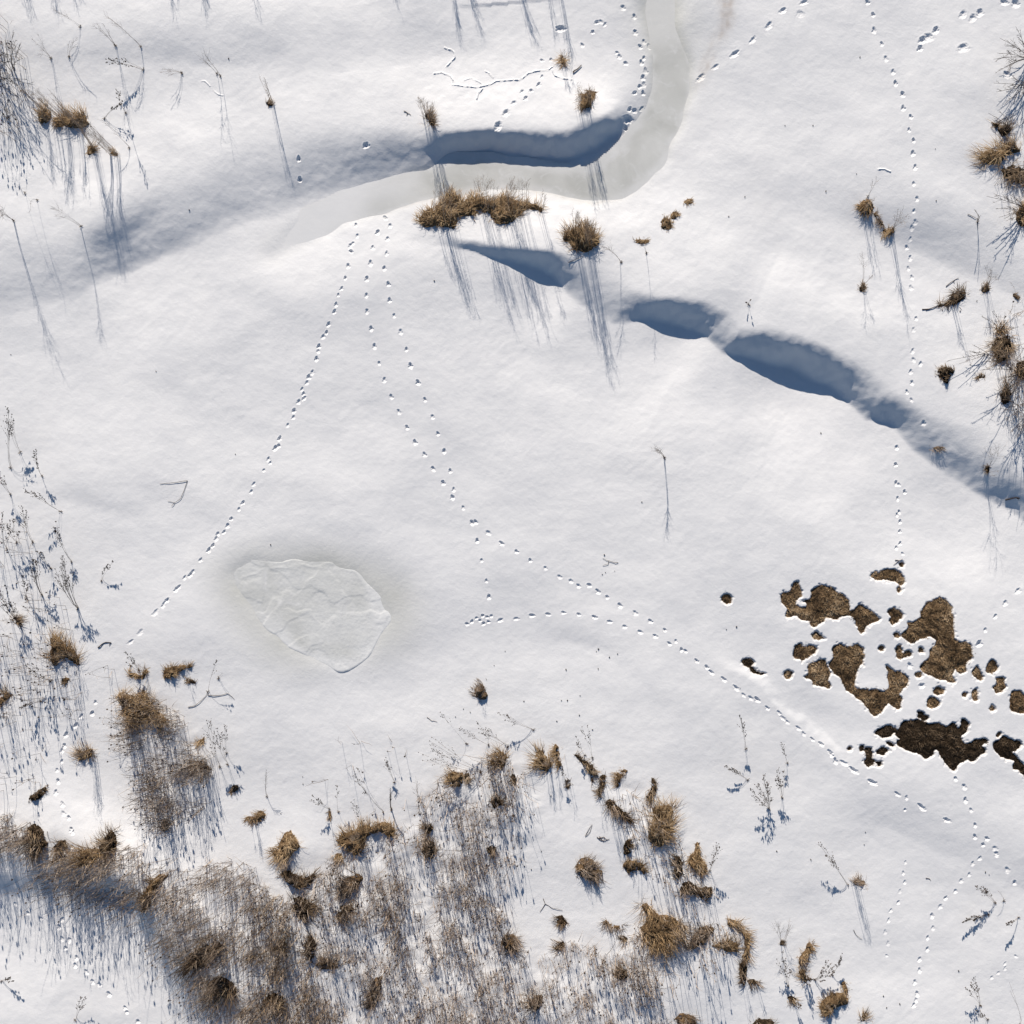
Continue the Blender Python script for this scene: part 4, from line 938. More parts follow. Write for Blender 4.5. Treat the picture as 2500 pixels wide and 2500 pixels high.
tussock('twisted grey tuft above left, beside trailing seed stems', 'B1', (125,45,40,22,.6), h=.09, m=D_, blen=.2, dens=2300, stalks=8, hs=.6, group=BL)
tussock('swept straw tuft at the left edge over blue snow', 'B1', [(-20,640),(40,600),(110,590),(60,640),(10,690),(-20,690)], h=.1, blen=.26, dens=1900, stalks=8, hs=.6, lean=(-.3,0), group=BL)
tussock('brown wedge tuft on the right flank of the reed column', 'B1', [(1470,970),(1545,920),(1540,975),(1500,990)], h=.1, blen=.15, dens=2100, stalks=5, hs=.6, group=BL)
tussock('dark swept tuft near the foot of the reed column', 'B1', [(1430,1150),(1480,1110),(1560,1130),(1610,1165),(1590,1180),(1500,1170)], h=.1, m=D_, blen=.3, dens=1600, stalks=16, hs=.9, lean=(-.4,-.1), group=BL)
tussock('black tuft with a snow bite at the reed column foot', 'B1', (1235,1600,18,50,.15), h=.12, m=D_, blen=.16, dens=2600, group=BL)
tussock('brown-capped tussock on the bank at the left edge', 'B2', [(210,450),(260,420),(320,460),(330,520),(370,570),(300,620),(240,640),(230,540)], h=.22, m=D_, blen=.36, dens=1500, stalks=20, hs=.9, lean=(-.5,-.35), group=BL)
tussock('dark ragged tussock between the brown cap and a paw track', 'B2', [(400,590),(440,550),(495,540),(515,600),(470,650),(400,640)], h=.16, m=D_, blen=.34, dens=1500, stalks=14, hs=.9, lean=(-.45,-.3), group=BL)
tussock('combed golden tussock below the dark rounded clump', 'B2', [(560,680),(650,610),(760,600),(850,600),(800,680),(700,730),(600,760)], h=.15, blen=.4, dens=1300, stalks=24, hs=.9, lean=(-.55,-.3), group=BL)
tussock('curved dark ridge of grass hugging a smooth snow hollow', 'B2', [(1050,1080),(1080,950),(1130,860),(1190,800),(1280,800),(1210,880),(1150,950),(1140,1040),(1090,1090)], h=.16, m=S, blen=.24, dens=1700, stalks=18, hs=.8, lean=(-.3,-.2), dark=.1, group=BL)
tussock('large black-hearted tussock low in the left reeds', 'B2', [(1370,1500),(1440,1400),(1520,1340),(1660,1310),(1690,1370),(1600,1430),(1560,1500),(1450,1520)], h=.2, m=D_, blen=.42, dens=1000, stalks=24, hs=.8, lean=(-.3,-.2), dark=.1, group=BL)
tussock('dark tussock with golden strands, lowest in the left reeds', 'B2', [(1560,1640),(1650,1560),(1760,1620),(1800,1700),(1700,1740),(1600,1720)], h=.18, m=D_, blen=.42, dens=1100, stalks=24, hs=.8, lean=(-.3,-.25), group=BL)
MT = 'tussocks along the edge of the main reed bed'
tussock('bushy golden tussock jutting into clean snow, left of centre', 'B3', [(120,640),(180,560),(210,490),(260,465),(300,520),(345,590),(310,620),(280,640),(250,700),(180,720)], h=.17, blen=.26, dens=1700, stalks=26, hs=.8, group=MT)
tussock('small tan tuft up left of the jutting golden tussock', 'B3', [(0,345),(30,320),(78,335),(70,375),(30,415),(-5,400)], h=.08, blen=.13, dens=2300, stalks=8, hs=.55, group=MT)
tussock('tiny upright tan tuft alone above the reed bed', 'B3', (555,350,16,30), h=.08, blen=.1, dens=3500, stalks=4, hs=.4, lean=(-.2,.2), group=MT)
tussock('wide golden tussock curling round a clean white bite', 'B3', [(590,545),(660,490),(740,470),(800,430),(880,440),(960,400),(1020,420),(1060,480),(1010,530),(960,490),(880,500),(830,520),(820,590),(790,640),(740,670),(690,610)], h=.16, blen=.26, dens=1600, stalks=40, hs=.8, group=MT)
tussock('small golden tuft under the wide curling tussock', 'B3', (622,672,40,28,-.4), h=.08, blen=.14, dens=2000, stalks=4, hs=.4, group=MT)
tussock('dark tussock with golden lip against white snow', 'B3', [(180,800),(240,765),(300,800),(380,830),(440,785),(460,830),(400,900),(320,920),(240,880)], h=.15, m=D_, blen=.24, dens=1700, stalks=18, hs=.7, group=MT)
tussock('black hollow-looking tussock under the one with golden lip', 'B3', [(270,980),(330,960),(400,1000),(480,1060),(430,1090),(370,1150),(320,1140),(280,1060)], h=.16, m=D_, blen=.3, dens=1200, stalks=14, hs=.8, dark=.12, group=MT)
tussock('grey-brown matted tussock right of the black hollow-looking one', 'B3', [(620,920),(650,850),(760,790),(810,830),(780,900),(700,960),(640,960)], h=.15, m=G_, blen=.28, dens=1600, stalks=20, hs=.8, dark=.2, group=MT)
tussock('dark leaning tussock directly below the grey-brown matted one', 'B3', [(600,1130),(630,1040),(700,1030),(750,1060),(680,1110),(630,1160)], h=.14, m=D_, blen=.3, dens=1500, stalks=12, hs=.8, group=MT)
tussock('black-topped tussock beside a smooth snow tongue in the reeds', 'B3', [(360,1340),(400,1275),(440,1270),(460,1330),(440,1400),(430,1480),(400,1440),(370,1390)], h=.18, m=D_, blen=.26, dens=1500, stalks=8, hs=.6, dark=.15, group=MT)
tussock('brown matted tussock at far left of the main reeds', 'B3', [(110,1370),(150,1300),(220,1290),(230,1350),(180,1400)], h=.13, m=D_, blen=.28, dens=1500, stalks=12, hs=.7, group=MT)
tussock('pinkish-brown fine tussock below the smooth snow tongue', 'B3', [(430,1470),(500,1420),(600,1450),(640,1490),(560,1530),(470,1510)], h=.1, m=G_, blen=.22, dens=1500, stalks=14, hs=.6, group=MT)
tussock('dark tussock nearest the bottom edge, left of the main reeds', 'B3', [(40,1760),(110,1680),(200,1720),(220,1780),(140,1810)], h=.18, m=D_, blen=.36, dens=1100, stalks=14, hs=.8, dark=.1, group=MT)
tussock('brown fine-stemmed tussock low in the middle of the reeds', 'B3', [(840,1690),(900,1580),(960,1570),(950,1690),(900,1800),(820,1830)], h=.12, m=G_, blen=.26, dens=1300, stalks=26, hs=.8, dark=.1, group=MT)
tussock('dense reed tussock low at right in the main reeds', 'B3', [(1840,1330),(1880,1250),(1960,1260),(1980,1380),(1900,1390)], h=.13, m=G_, blen=.25, dens=1500, stalks=14, hs=.8, dark=.1, group=MT)
tussock('golden tuft heading the main reed bed on its left', 'B4', [(590,1215),(640,1185),(710,1190),(710,1270),(690,1305),(640,1310),(590,1260)], h=.14, blen=.2, dens=2200, stalks=12, hs=.6, lean=(-.1,.2), group=MT)
tussock('narrow brown tuft touching the golden heading tuft', 'B4', (742,1222,26,42), h=.11, m=D_, blen=.2, dens=2300, stalks=6, hs=.6, group=MT)
tussock('loose golden tuft with bright top, upper edge of reed bed', 'B4', [(910,1110),(950,1080),(985,1020),(1020,1040),(1055,1080),(1040,1130),(1000,1180),(950,1150)], h=.13, blen=.24, dens=1500, stalks=20, hs=.65, group=MT)
tussock('small dark knot of grass between golden tufts', 'B4', (1095,1240,26,32), h=.11, m=D_, blen=.12, dens=2600, group=MT)
tussock('feathery golden tussock of two lobes, left lobe', 'B4', [(1240,1130),(1260,1040),(1310,1020),(1350,1080),(1390,1130),(1360,1190),(1300,1180)], h=.12, blen=.28, dens=1400, stalks=24, hs=.7, lean=(-.15,.2), group=MT)
tussock('feathery golden tussock of two lobes, upright right lobe', 'B4', [(1390,1000),(1410,970),(1435,1000),(1440,1080),(1462,1130),(1440,1160),(1405,1130),(1400,1060)], h=.15, blen=.16, dens=2400, stalks=12, hs=.7, group=MT)
tussock('small seed-shaped clump with one trailing shadow', 'B4', (1507,1280,20,32), h=.1, m=D_, blen=.08, dens=3500, stalks=3, hs=.5, group=MT)
tussock('long dark slanting clump at the top of the right reed strip', 'B4', [(1540,1060),(1570,1050),(1620,1090),(1690,1130),(1725,1180),(1700,1240),(1690,1275),(1660,1200),(1610,1130)], h=.13, m=D_, blen=.14, dens=2200, stalks=10, hs=.6, lean=(0,.2), group=MT)
tussock('dark boot-like clump below the long slanting one', 'B4', [(1745,1210),(1785,1205),(1790,1260),(1765,1330),(1755,1385),(1725,1370),(1715,1340),(1745,1300)], h=.13, m=D_, blen=.13, dens=2300, stalks=6, hs=.5, group=MT)
tussock('brown sickle-shaped clump right of the boot-like one', 'B4', [(1850,1280),(1860,1210),(1930,1165),(1960,1180),(1910,1220),(1900,1280),(1880,1310)], h=.11, blen=.16, dens=2100, stalks=8, hs=.5, group=MT)
tussock('stubby pointed grey stump with bent seed stems, alone above the reeds', 'B4', [(790,580),(830,540),(840,490),(860,520),(885,580),(905,610),(880,650),(840,640),(800,620)], h=.13, m=G_, blen=.1, dens=2800, stalks=3, hs=.35, lean=(-.3,.3))
tussock('dark snarl of grass inside the upper reed bed', 'B4', [(920,1400),(960,1380),(1020,1400),(1010,1440),(940,1470)], h=.12, m=D_, blen=.22, dens=1900, stalks=10, hs=.6, group=MT)
tussock('brown tuft at left inside the upper reed bed', 'B4', [(430,1600),(470,1570),(490,1610),(460,1660),(430,1650)], h=.12, m=D_, blen=.24, dens=1900, stalks=12, hs=.6, group=MT)
tussock('larger brown tuft beneath that, with blue shade beside it', 'B4', [(400,1780),(440,1700),(500,1720),(520,1790),(480,1840),(430,1850)], h=.13, m=D_, blen=.26, dens=1600, stalks=14, hs=.7, group=MT)
tussock('small fuzzy tuft at the reed bed right rim', 'B4', (925,1775,36,34), h=.11, m=D_, blen=.2, dens=1800, stalks=10, hs=.6, group=MT)
RS = 'clumps of the right-hand reed strip'
tussock('dark fuzzy strip of grass slanting down the reed strip', 'B5', [(700,260),(740,230),(800,280),(860,330),(910,390),(900,430),(850,390),(780,340),(720,300)], h=.13, m=D_, blen=.26, dens=1500, stalks=22, hs=.7, group=RS)
tussock('dark upright clump above the biggest golden tussock', 'B5', [(1012,220),(1050,150),(1055,70),(1080,80),(1090,160),(1075,220),(1040,260),(1015,245)], h=.14, m=D_, blen=.15, dens=2100, stalks=8, hs=.5, group=RS)
tussock('biggest golden tussock of the right strip, fringed on its right', 'B5', [(1050,300),(1110,290),(1160,270),(1225,305),(1215,380),(1225,470),(1180,540),(1120,600),(1050,580),(1020,500),(1030,460),(1070,400)], h=.17, blen=.32, dens=1500, stalks=40, hs=.6, group=RS)
tussock('peat-dark oval mound standing in clear snow', 'B5', [(838,650),(845,570),(870,535),(910,535),(915,580),(895,640),(865,665)], h=.17, m=D_, blen=.07, dens=1900, dark=.1, group=RS)
tussock('pale domed tussock capped with snow, grey-brown', 'B5', [(470,760),(500,690),(560,665),(620,700),(660,760),(690,800),(640,860),(560,840),(500,810)], h=.16, m=G_, blen=.22, dens=1600, stalks=10, hs=.4, group=RS)
tussock('clump split into dark and golden halves, snow notch beside', 'B5', [(830,730),(870,695),(930,700),(990,725),(1003,760),(1000,820),(975,780),(920,770),(880,800),(850,770)], h=.13, blen=.15, dens=2300, stalks=3, hs=.4, group=RS)
tussock('tall golden clump with a cat-like silhouette', 'B5', [(1325,700),(1350,650),(1380,600),(1390,555),(1420,555),(1418,640),(1440,700),(1475,735),(1460,790),(1430,810),(1390,780),(1340,750)], h=.16, blen=.14, dens=2400, stalks=8, hs=.5, group=RS)
tussock('narrow dark clump left of the cat-like golden one', 'B5', [(1220,680),(1260,660),(1290,720),(1290,800),(1255,860),(1230,800)], h=.11, m=D_, blen=.2, dens=1900, stalks=12, hs=.6, group=RS)
tussock('dark shadowy clump under the cat-like golden one, left', 'B5', [(1265,930),(1280,870),(1340,850),(1390,890),(1400,950),(1330,970)], h=.14, m=D_, blen=.2, dens=1700, stalks=10, hs=.6, group=RS)
tussock('dark shadowy clump under the cat-like golden one, right', 'B5', [(1400,940),(1440,900),(1510,890),(1510,970),(1460,1010),(1420,980)], h=.14, m=D_, blen=.2, dens=1700, stalks=10, hs=.6, group=RS)
tussock('great swirling golden tussock with a steep dark right face', 'B5', [(950,1020),(1010,1020),(1080,1090),(1150,1110),(1230,1130),(1308,1200),(1270,1260),(1200,1320),(1120,1370),(1060,1380),(1000,1300),(960,1200),(1040,1150),(1000,1080)], h=.24, blen=.4, dens=1500, stalks=30, hs=.6, lean=(-.2,-.1), group=RS)
tussock('brown peaked clump left of the great swirling tussock', 'B5', [(330,1150),(340,1115),(380,1110),(425,1170),(400,1190),(350,1185)], h=.1, m=D_, blen=.15, dens=2100, stalks=6, hs=.5, group=RS)
tussock('flat grey clump with a snow saddle near the swirling tussock', 'B5', [(680,1180),(715,1140),(740,1170),(800,1190),(840,1180),(820,1220),(740,1205)], h=.08, m=G_, blen=.2, dens=1500, stalks=10, hs=.5, dark=.15, group=RS)
tussock('small reddish clump at the swirling tussock foot', 'B5', [(805,1295),(840,1262),(875,1290),(850,1315)], h=.09, m=D_, blen=.16, dens=2100, stalks=6, hs=.5, group=RS)
tussock('ragged low clump on the bay rim of the reed bed', 'B5', [(310,1370),(350,1330),(390,1300),(400,1330),(370,1370),(330,1380)], h=.1, m=D_, blen=.18, dens=1800, stalks=6, hs=.5, group=RS)
tussock('dark grey thatch right of a blue shaded snow gap', 'B5', [(1330,1360),(1360,1260),(1420,1195),(1500,1180),(1530,1220),(1480,1280),(1440,1340),(1380,1370)], h=.15, m=G_, blen=.26, dens=1600, stalks=14, hs=.5, dark=.15, group=RS)
tussock('golden arc of grass at the far right of the reed strip', 'B5', [(1620,1130),(1680,1150),(1730,1180),(1780,1230),(1795,1330),(1780,1420),(1730,1440),(1760,1350),(1750,1270),(1690,1210),(1640,1200)], h=.15, blen=.24, dens=1800, stalks=16, hs=.5, group=RS)
tussock('brown link of grass joining thatch and golden arc', 'B5', [(1490,1340),(1560,1310),(1650,1300),(1720,1330),(1700,1390),(1620,1390),(1540,1360)], h=.1, blen=.24, dens=1500, stalks=12, hs=.5, dark=.1, group=RS)
tussock('black drooping clump with blue shadow under the golden arc', 'B5', [(1710,1480),(1750,1450),(1775,1500),(1770,1600),(1760,1640),(1725,1620)], h=.16, m=D_, blen=.18, dens=1900, stalks=8, hs=.6, dark=.1, group=RS)
tussock('dark frond clump right beside the black drooping one', 'B5', (1815,1612,40,22), h=.07, m=D_, blen=.2, dens=1700, stalks=6, hs=.4, group=RS)
tussock('brown mid-reed clump below the swirling tussock', 'B5', [(760,1560),(800,1500),(870,1520),(880,1580),(820,1610)], h=.12, m=D_, blen=.24, dens=1600, stalks=12, hs=.6, group=RS)
tussock('dark clump low at left among the thin reeds', 'B5', [(130,1800),(170,1715),(240,1720),(230,1800),(180,1840)], h=.14, m=D_, blen=.3, dens=1300, stalks=12, hs=.6, group=RS)
tussock('dark clump on the bottom edge under the reed strip', 'B5', [(1210,1900),(1270,1850),(1380,1870),(1400,1940),(1280,1960)], h=.12, m=G_, blen=.26, dens=1400, stalks=16, hs=.7, dark=.15, group=RS)
tussock('black-brown clump cut by the bottom edge, in clear snow', 'B5', [(1800,1940),(1840,1890),(1910,1885),(1980,1910),(1990,1990),(1850,1990)], h=.12, m=D_, blen=.12, dens=1900, group=RS)
BR = 'clumps at the bottom right'
tussock('small square-footed tuft with two feathery fans', 'B6', (103,1325,20,16), h=.07, m=D_, blen=.08, dens=3200, group=BR)
tussock('upright golden clump with curled seed stems above it', 'B6', [(225,1450),(260,1390),(310,1310),(345,1330),(320,1400),(270,1460),(245,1500)], h=.15, blen=.22, dens=1900, stalks=14, hs=.5, lean=(.05,.25), kind='seed', group=BR)
tussock('loose straw spray under the upright golden clump', 'B6', [(225,1530),(260,1520),(310,1600),(280,1625),(240,1590)], h=.07, blen=.22, dens=1700, stalks=16, hs=.5, kind='seed', group=BR)
tussock('thick thatched clump with radiating thin stems, bottom right', 'B6', [(380,1810),(420,1740),(480,1700),(560,1690),(605,1740),(600,1790),(520,1810),(470,1860),(430,1885),(400,1850)], h=.17, blen=.16, dens=2400, stalks=10, hs=.6, group=BR)
tussock('small cowlick of grass on top of the thatched clump', 'B6', [(550,1620),(575,1605),(590,1640),(605,1690),(585,1700),(565,1660)], h=.1, blen=.12, dens=2300, group=BR)
tussock('low dark tuft left of the thatched clump', 'B6', [(140,1730),(170,1715),(220,1740),(200,1770),(160,1760)], h=.08, m=D_, blen=.18, dens=2000, stalks=8, hs=.4, kind='seed', group=BR)
tussock('flared tuft at the bottom edge right of the thatched clump', 'B6', (718,1890,18,32), h=.09, blen=.2, dens=2500, stalks=14, hs=.5, lean=(.35,.3), group=BR)
tussock('tangled pale tuft with sweeping stems on the clean lower slope', 'B6', [(640,850),(680,825),(730,850),(738,880),(690,895),(650,885)], h=.08, m=G_, blen=.16, dens=1700, stalks=24, hs=.8, group=BR)

# ================================================================== SINGLE WEEDS
weed('lone five-pronged dry weed, its shadow crossing the left bank', 'Z1', (460,1280), (290,1170), 1.15, n=4, spread=.1)
weed('many-branched weed at the left edge with a plume-like shadow', 'Z1', (78,1250), (-5,1190), 1.35, n=6, spread=.16)
weed('pair of thin leaning weeds in open snow, right stem', 'Z1', (1250,430), (1150,300), 1.05, n=2, spread=.08)
weed('pair of thin leaning weeds in open snow, left stem', 'Z1', (1230,420), (1100,300), .9, n=2, spread=.08)
weed('bunch of thin stems fanning up-left above the first shadowed bank', 'Z1', (655,258), (545,130), .95, n=5, spread=.15)
weed('long thin weed pair slanting down to a single root', 'Z1', (798,265), (620,100), .75, n=3, spread=.12)
weed('single slanting straw near the top left corner', 'Z1', (455,150), (290,45), .45, n=2, spread=.1)
weed('low wiry weed with drooping seed heads', 'Z1', (812,395), (600,335), .4, 'seed', n=4, spread=.5)
weed('seed-podded weed with a crisp feathery shadow below', 'Z1', (712,640), (668,520), .95, 'seed', n=1, nb=9, r=.007)
weed('little bent weed almost lying flat, up left of the stream', 'Z1', (1032,414), (905,410), .35, n=4, spread=.4)
weed('short green-tipped weed, upper of two at left edge', 'Z1', (143,1095), (120,1070), .95, n=1)
weed('short green-tipped weed, lower of two at left edge', 'Z1', (210,1132), (175,1195), .8, n=1)
weed('arching weed with looping side stems, upper left', 'Z1', (292,330), (180,220), .65, n=5, spread=.5)
weed('small weed beside the arching one, leaning right', 'Z1', (392,325), (440,210), .5, n=3, spread=.3)
weed('thin weed between the tussock trio and the podded weed', 'Z1', (735,838), (592,680), .5, n=2, spread=.1)
weed('loose seed spray near the podded weed foot', 'Z1', (590,670), (690,585), .35, 'seed', n=3, spread=.3)
shrub('dark multi-stemmed shrub in the upper left corner', 'Z1', (72,398), [(90,225),(40,260),(120,240),(20,300),(75,180),(0,330),(130,330),(30,220)], .95, nb=8)
shrub('low dark twiggy shrub at left edge under the corner shrub', 'Z1', (38,668), [(60,600),(20,590),(0,640),(50,560),(90,640),(-20,610)], .5, nb=6)
shrub('bare shrub cut by the left edge, top corner', 'Z1', (-10,440), [(20,250),(60,330),(40,420),(90,480),(-20,200),(150,450),(180,480),(110,520)], .9, nb=9)
weed('thin weed right of the bushy tussock, straight shadow', 'Z2', (1585,1482), (1470,1385), .85, n=3, spread=.12)
weed('tiny weed under the flat mound, long hairline shadow', 'Z2', (1728,1433), (1690,1388), .85, n=2, spread=.08)
weed('single feathery stem rising from the linked pair upper tuft', 'Z3', (1050,1110), (1100,1005), .85, n=2, spread=.1)
weed('straight feathery stem above the tiny dark tuft', 'Z3', (1018,1605), (1015,1420), .85, n=3, spread=.1)
weed('feathery weed fan by the lower linked tuft', 'Z3', (1190,1295), (1240,1215), .9, n=5, spread=.22)
weed('feathery spray over the small round tuft at right', 'Z3', (1715,1620), (1745,1530), .7, n=5, spread=.2)
weed('short bare stem near the right edge', 'Z3', (1880,1668), (1858,1600), .45, n=1)
weed('dark upright snag casting one thin shadow on right slope', 'Z3', (1668,1255), (1672,1215), .5, 'plain', n=2, spread=.3, r=.009, nb=3)
weed('tiny forked weed on the sunny slope above the hollows', 'Z3', (375,1722), (385,1695), .25, 'seed', n=2, spread=.4, nb=4)
weed('lone feathery weed in the middle of the open snowfield', 'Z5', (1830,660), (1765,598), .95, n=6, spread=.16, nb=8)
weed('tall feathery weed with a very long shadow on the right slope', 'Z6', (1726,718), (1742,605), 1.15, n=5, spread=.16)
weed('seed-dotted weed pressed flat near the sun-lit left slope', 'Z4', (575,1355), (640,1250), .25, 'seed', n=3, spread=.5)
LE = 'seed-headed weeds along the left edge'
weed('three-stemmed seed weed leaning up-left, right of the left-edge thicket', 'Z4', (403,1250), (312,1055), .5, 'seed', n=4, spread=.2, group=LE)
weed('thin seed weed at the top right of the left-edge thicket', 'Z4', (238,765), (190,635), .5, 'seed', n=3, spread=.3, group=LE)
weed('topmost seed weed at the left edge below the snowfield', 'Z4', (60,720), (50,400), .6, 'seed', n=4, spread=.3, group=LE)
weed('arching seed weed hugging the left edge', 'Z4', (115,630), (75,450), .5, 'seed', n=3, spread=.3, group=LE)
weed('long-stemmed weed with shadowed tips in the left thicket', 'Z4', (345,965), (150,850), .6, 'seed', n=3, spread=.25, group=LE)
weed('dark footed weed, centre of the left thicket', 'Z4', (95,1140), (80,1020), .5, 'seed', n=4, spread=.4, group=LE)
weed('bundled weed above the brown pair of tufts', 'Z4', (185,1140), (130,960), .55, 'seed', n=3, spread=.3, group=LE)
weed('brown-footed weed, left of a brown-footed taller one', 'Z4', (238,1440), (200,1250), .6, 'seed', n=5, spread=.3, r=.006, group=LE)
weed('tallest brown-footed weed near the pond side of the thicket', 'Z4', (440,1515), (345,1275), .75, 'seed', n=9, spread=.3, r=.006, group=LE)
weed('small dark tuft of weeds between two brown-footed ones', 'Z4', (150,1455), (130,1330), .5, 'seed', n=4, spread=.3, group=LE)
weed('leaning tuft at the left edge, lowest in the thicket', 'Z4', (118,1600), (0,1430), .6, 'seed', n=9, spread=.3, r=.006, group=LE)
weed('thin weed beside the left edge with blue shadow streaks', 'Z4', (40,1180), (10,1010), .6, 'seed', n=4, spread=.3, group=LE)
weed('weed arching over the left edge, middle of thicket', 'Z4', (60,870), (0,770), .5, 'seed', n=4, spread=.4, group=LE)
weed('lacy weed right of the left thicket, lit tips', 'Z4', (290,1290), (210,1190), .45, 'seed', n=4, spread=.4, group=LE)
weed('single upright seed stalk right of the bird-shaped hump', 'B1', (1570,585), (1632,345), .5, 'seed', n=1, nb=5)
weed('faint bent stalk right of the single upright seed stalk', 'B1', (1650,480), (1680,440), .3, 'plain', n=2, nb=2)
weed('curly seed weed above the tan beaked tussock', 'B1', (1050,420), (950,285), .45, 'seed', n=4, spread=.3)
weed('long arcing seed weed on the reed column right flank', 'B1', (1720,1130), (1640,860), .7, 'seed', n=4, spread=.2)
weed('second arcing seed weed lower on the reed column flank', 'B1', (1660,1150), (1560,800), .8, 'seed', n=4, spread=.2)
weed('drooping seed stalk standing clear right of the reed column', 'B1', (1710,1050), (1700,840), .5, 'seed', n=2, spread=.1)
weed('swept seed weed over the blue snow at left edge', 'B1', (380,505), (190,385), .5, 'seed', n=5, spread=.3)
weed('long low seed weed lying leftwards under the forked tussock', 'B1', (310,655), (150,700), .35, 'seed', n=4, spread=.2)
weed('thin straight stalk left of the golden jutting tussock', 'B3', (82,215), (78,10), .5, n=3, spread=.2)
weed('upright seed stalk in clean snow above the wide tussock', 'B3', (622,328), (612,135), .45, 'seed', n=1)
weed('seed weed over the tiny upright tan tuft', 'B3', (555,310), (425,205), .45, 'seed', n=3, spread=.3)
weed('tall thin stalk left over the wide curling tussock', 'B3', (800,410), (740,240), .7, 'seed', n=2, spread=.1)
weed('leaning long stalk over the wide curling tussock', 'B3', (960,330), (760,0), .9, 'seed', n=3, spread=.15)
weed('dark stiff stalk with grass skirt above the main reeds', 'B3', (1020,310), (1012,150), .6, 'plain', n=5, spread=.08, r=.008)
weed('slim stalk right of the dark stiff one', 'B3', (1240,350), (1205,60), .8, n=2, spread=.08)
weed('hooked seed stalk with its shadow crossing behind, centre bottom', 'B4', (740,975), (540,738), .55, 'seed', n=1)
weed('curving seed stalks right of the hooked one', 'B4', (1052,995), (830,862), .5, 'seed', n=4, spread=.2)
weed('flat-lying pair of seed stalks at the reed bed top', 'B4', (1245,870), (975,745), .4, 'seed', n=3, spread=.2)
weed('longest seed stalks sweeping left above the reed bed', 'B4', (850,1190), (410,1060), .75, 'seed', n=4, spread=.25)
weed('second sweep of seed stalks just above the longest', 'B4', (850,1185), (460,955), .75, 'seed', n=3, spread=.2)
weed('pale stalks leaning left over the loose golden tuft', 'B4', (905,985), (685,862), .5, 'seed', n=2, spread=.15)
weed('slender fork of seed stalks above the slanting dark clump', 'B4', (1690,1080), (1610,848), .6, 'seed', n=2, spread=.2)
weed('dotted seed stalk left of the slender fork', 'B4', (1632,1065), (1562,920), .45, 'seed', n=2, spread=.2)
weed('bent seed stalk over the seed-shaped clump', 'B4', (1488,1255), (1450,1165), .4, 'seed', n=2, spread=.2)
weed('low grey seed sprig at far left above the reed bed', 'B4', (195,1265), (130,1080), .4, 'seed', n=3, spread=.3)
weed('airy seed weed right of the cat-like golden clump', 'B5', (1490,778), (1545,600), .6, 'seed', n=5, spread=.3)
weed('large airy weed clump scattered on the lower right slope', 'B7', (330,1610), (260,1450), .55, 'seed', n=13, spread=.55, nb=8)
weed('right companion of the large airy weed clump', 'B7', (410,1540), (385,1365), .55, 'seed', n=6, spread=.25)
weed('flat trailing weed left above the large airy clump', 'B7', (195,1425), (55,1340), .3, 'seed', n=4, spread=.25)
weed('upright seed weed alone above the large airy clump', 'B7', (182,1232), (145,1020), .6, 'seed', n=3, spread=.12)
weed('smaller upright seed weed right of the lone upright one', 'B7', (442,1322), (405,1193), .5, 'seed', n=2, spread=.1)
weed('long seed weed lying up-left from the tangled pale tuft', 'B6', (605,885), (398,592), .5, 'seed', n=4, spread=.12)
weed('two feathery fans over the square-footed tuft, left fan', 'B6', (100,1310), (55,1150), .7, n=4, spread=.12)
weed('two feathery fans over the square-footed tuft, right fan', 'B6', (115,1312), (165,1130), .7, n=4, spread=.12)
weed('nodding seed weed at right, upper of three', 'B6', (1715,1015), (1580,890), .45, 'seed', n=5, spread=.2)
weed('short curved stem beside the nodding seed weed', 'B6', (1780,1000), (1730,920), .35, 'plain', n=2, nb=2)
weed('flattened seed weed at right, middle of three', 'B6', (1662,1105), (1480,1160), .22, 'seed', n=6, spread=.5)
weed('drooping seed weed near the right edge, lower of three', 'B6', (1890,1130), (1800,1175), .35, 'seed', n=3, spread=.3)
weed('straggling seed weed near the bottom right corner', 'B6', (1600,1790), (1530,1640), .45, 'seed', n=5, spread=.4)
weed('low dark sprig at the bottom edge, lower right', 'B6', (1655,1900), (1570,1830), .35, 'seed', n=3, spread=.3)
weed('thin straight straw slanting into the bottom right corner', 'B6', (1905,1930), (1820,1615), .9, 'plain', n=2, spread=.06, nb=2)
weed('curled seed sprays beside the upright golden clump, right', 'B6', (350,1600), (470,1480), .4, 'seed', n=8, spread=.6)
weed('seed sprays at far left of the bottom right clumps', 'B6', (150,1640), (110,1430), .4, 'seed', n=6, spread=.4)
weed('seed-tipped stalk leaning up right of the upright golden clump', 'B6', (480,1560), (560,1400), .35, 'seed', n=3, spread=.3)
weed('small stick-like sprig near the bottom left corner', 'B2', (570,1900), (640,1730), .35, 'seed', n=3, spread=.4)
weed('faint twiggy sprig at the left edge near the bottom', 'B2', (10,1610), (75,1585), .3, 'seed', n=3, spread=.4)

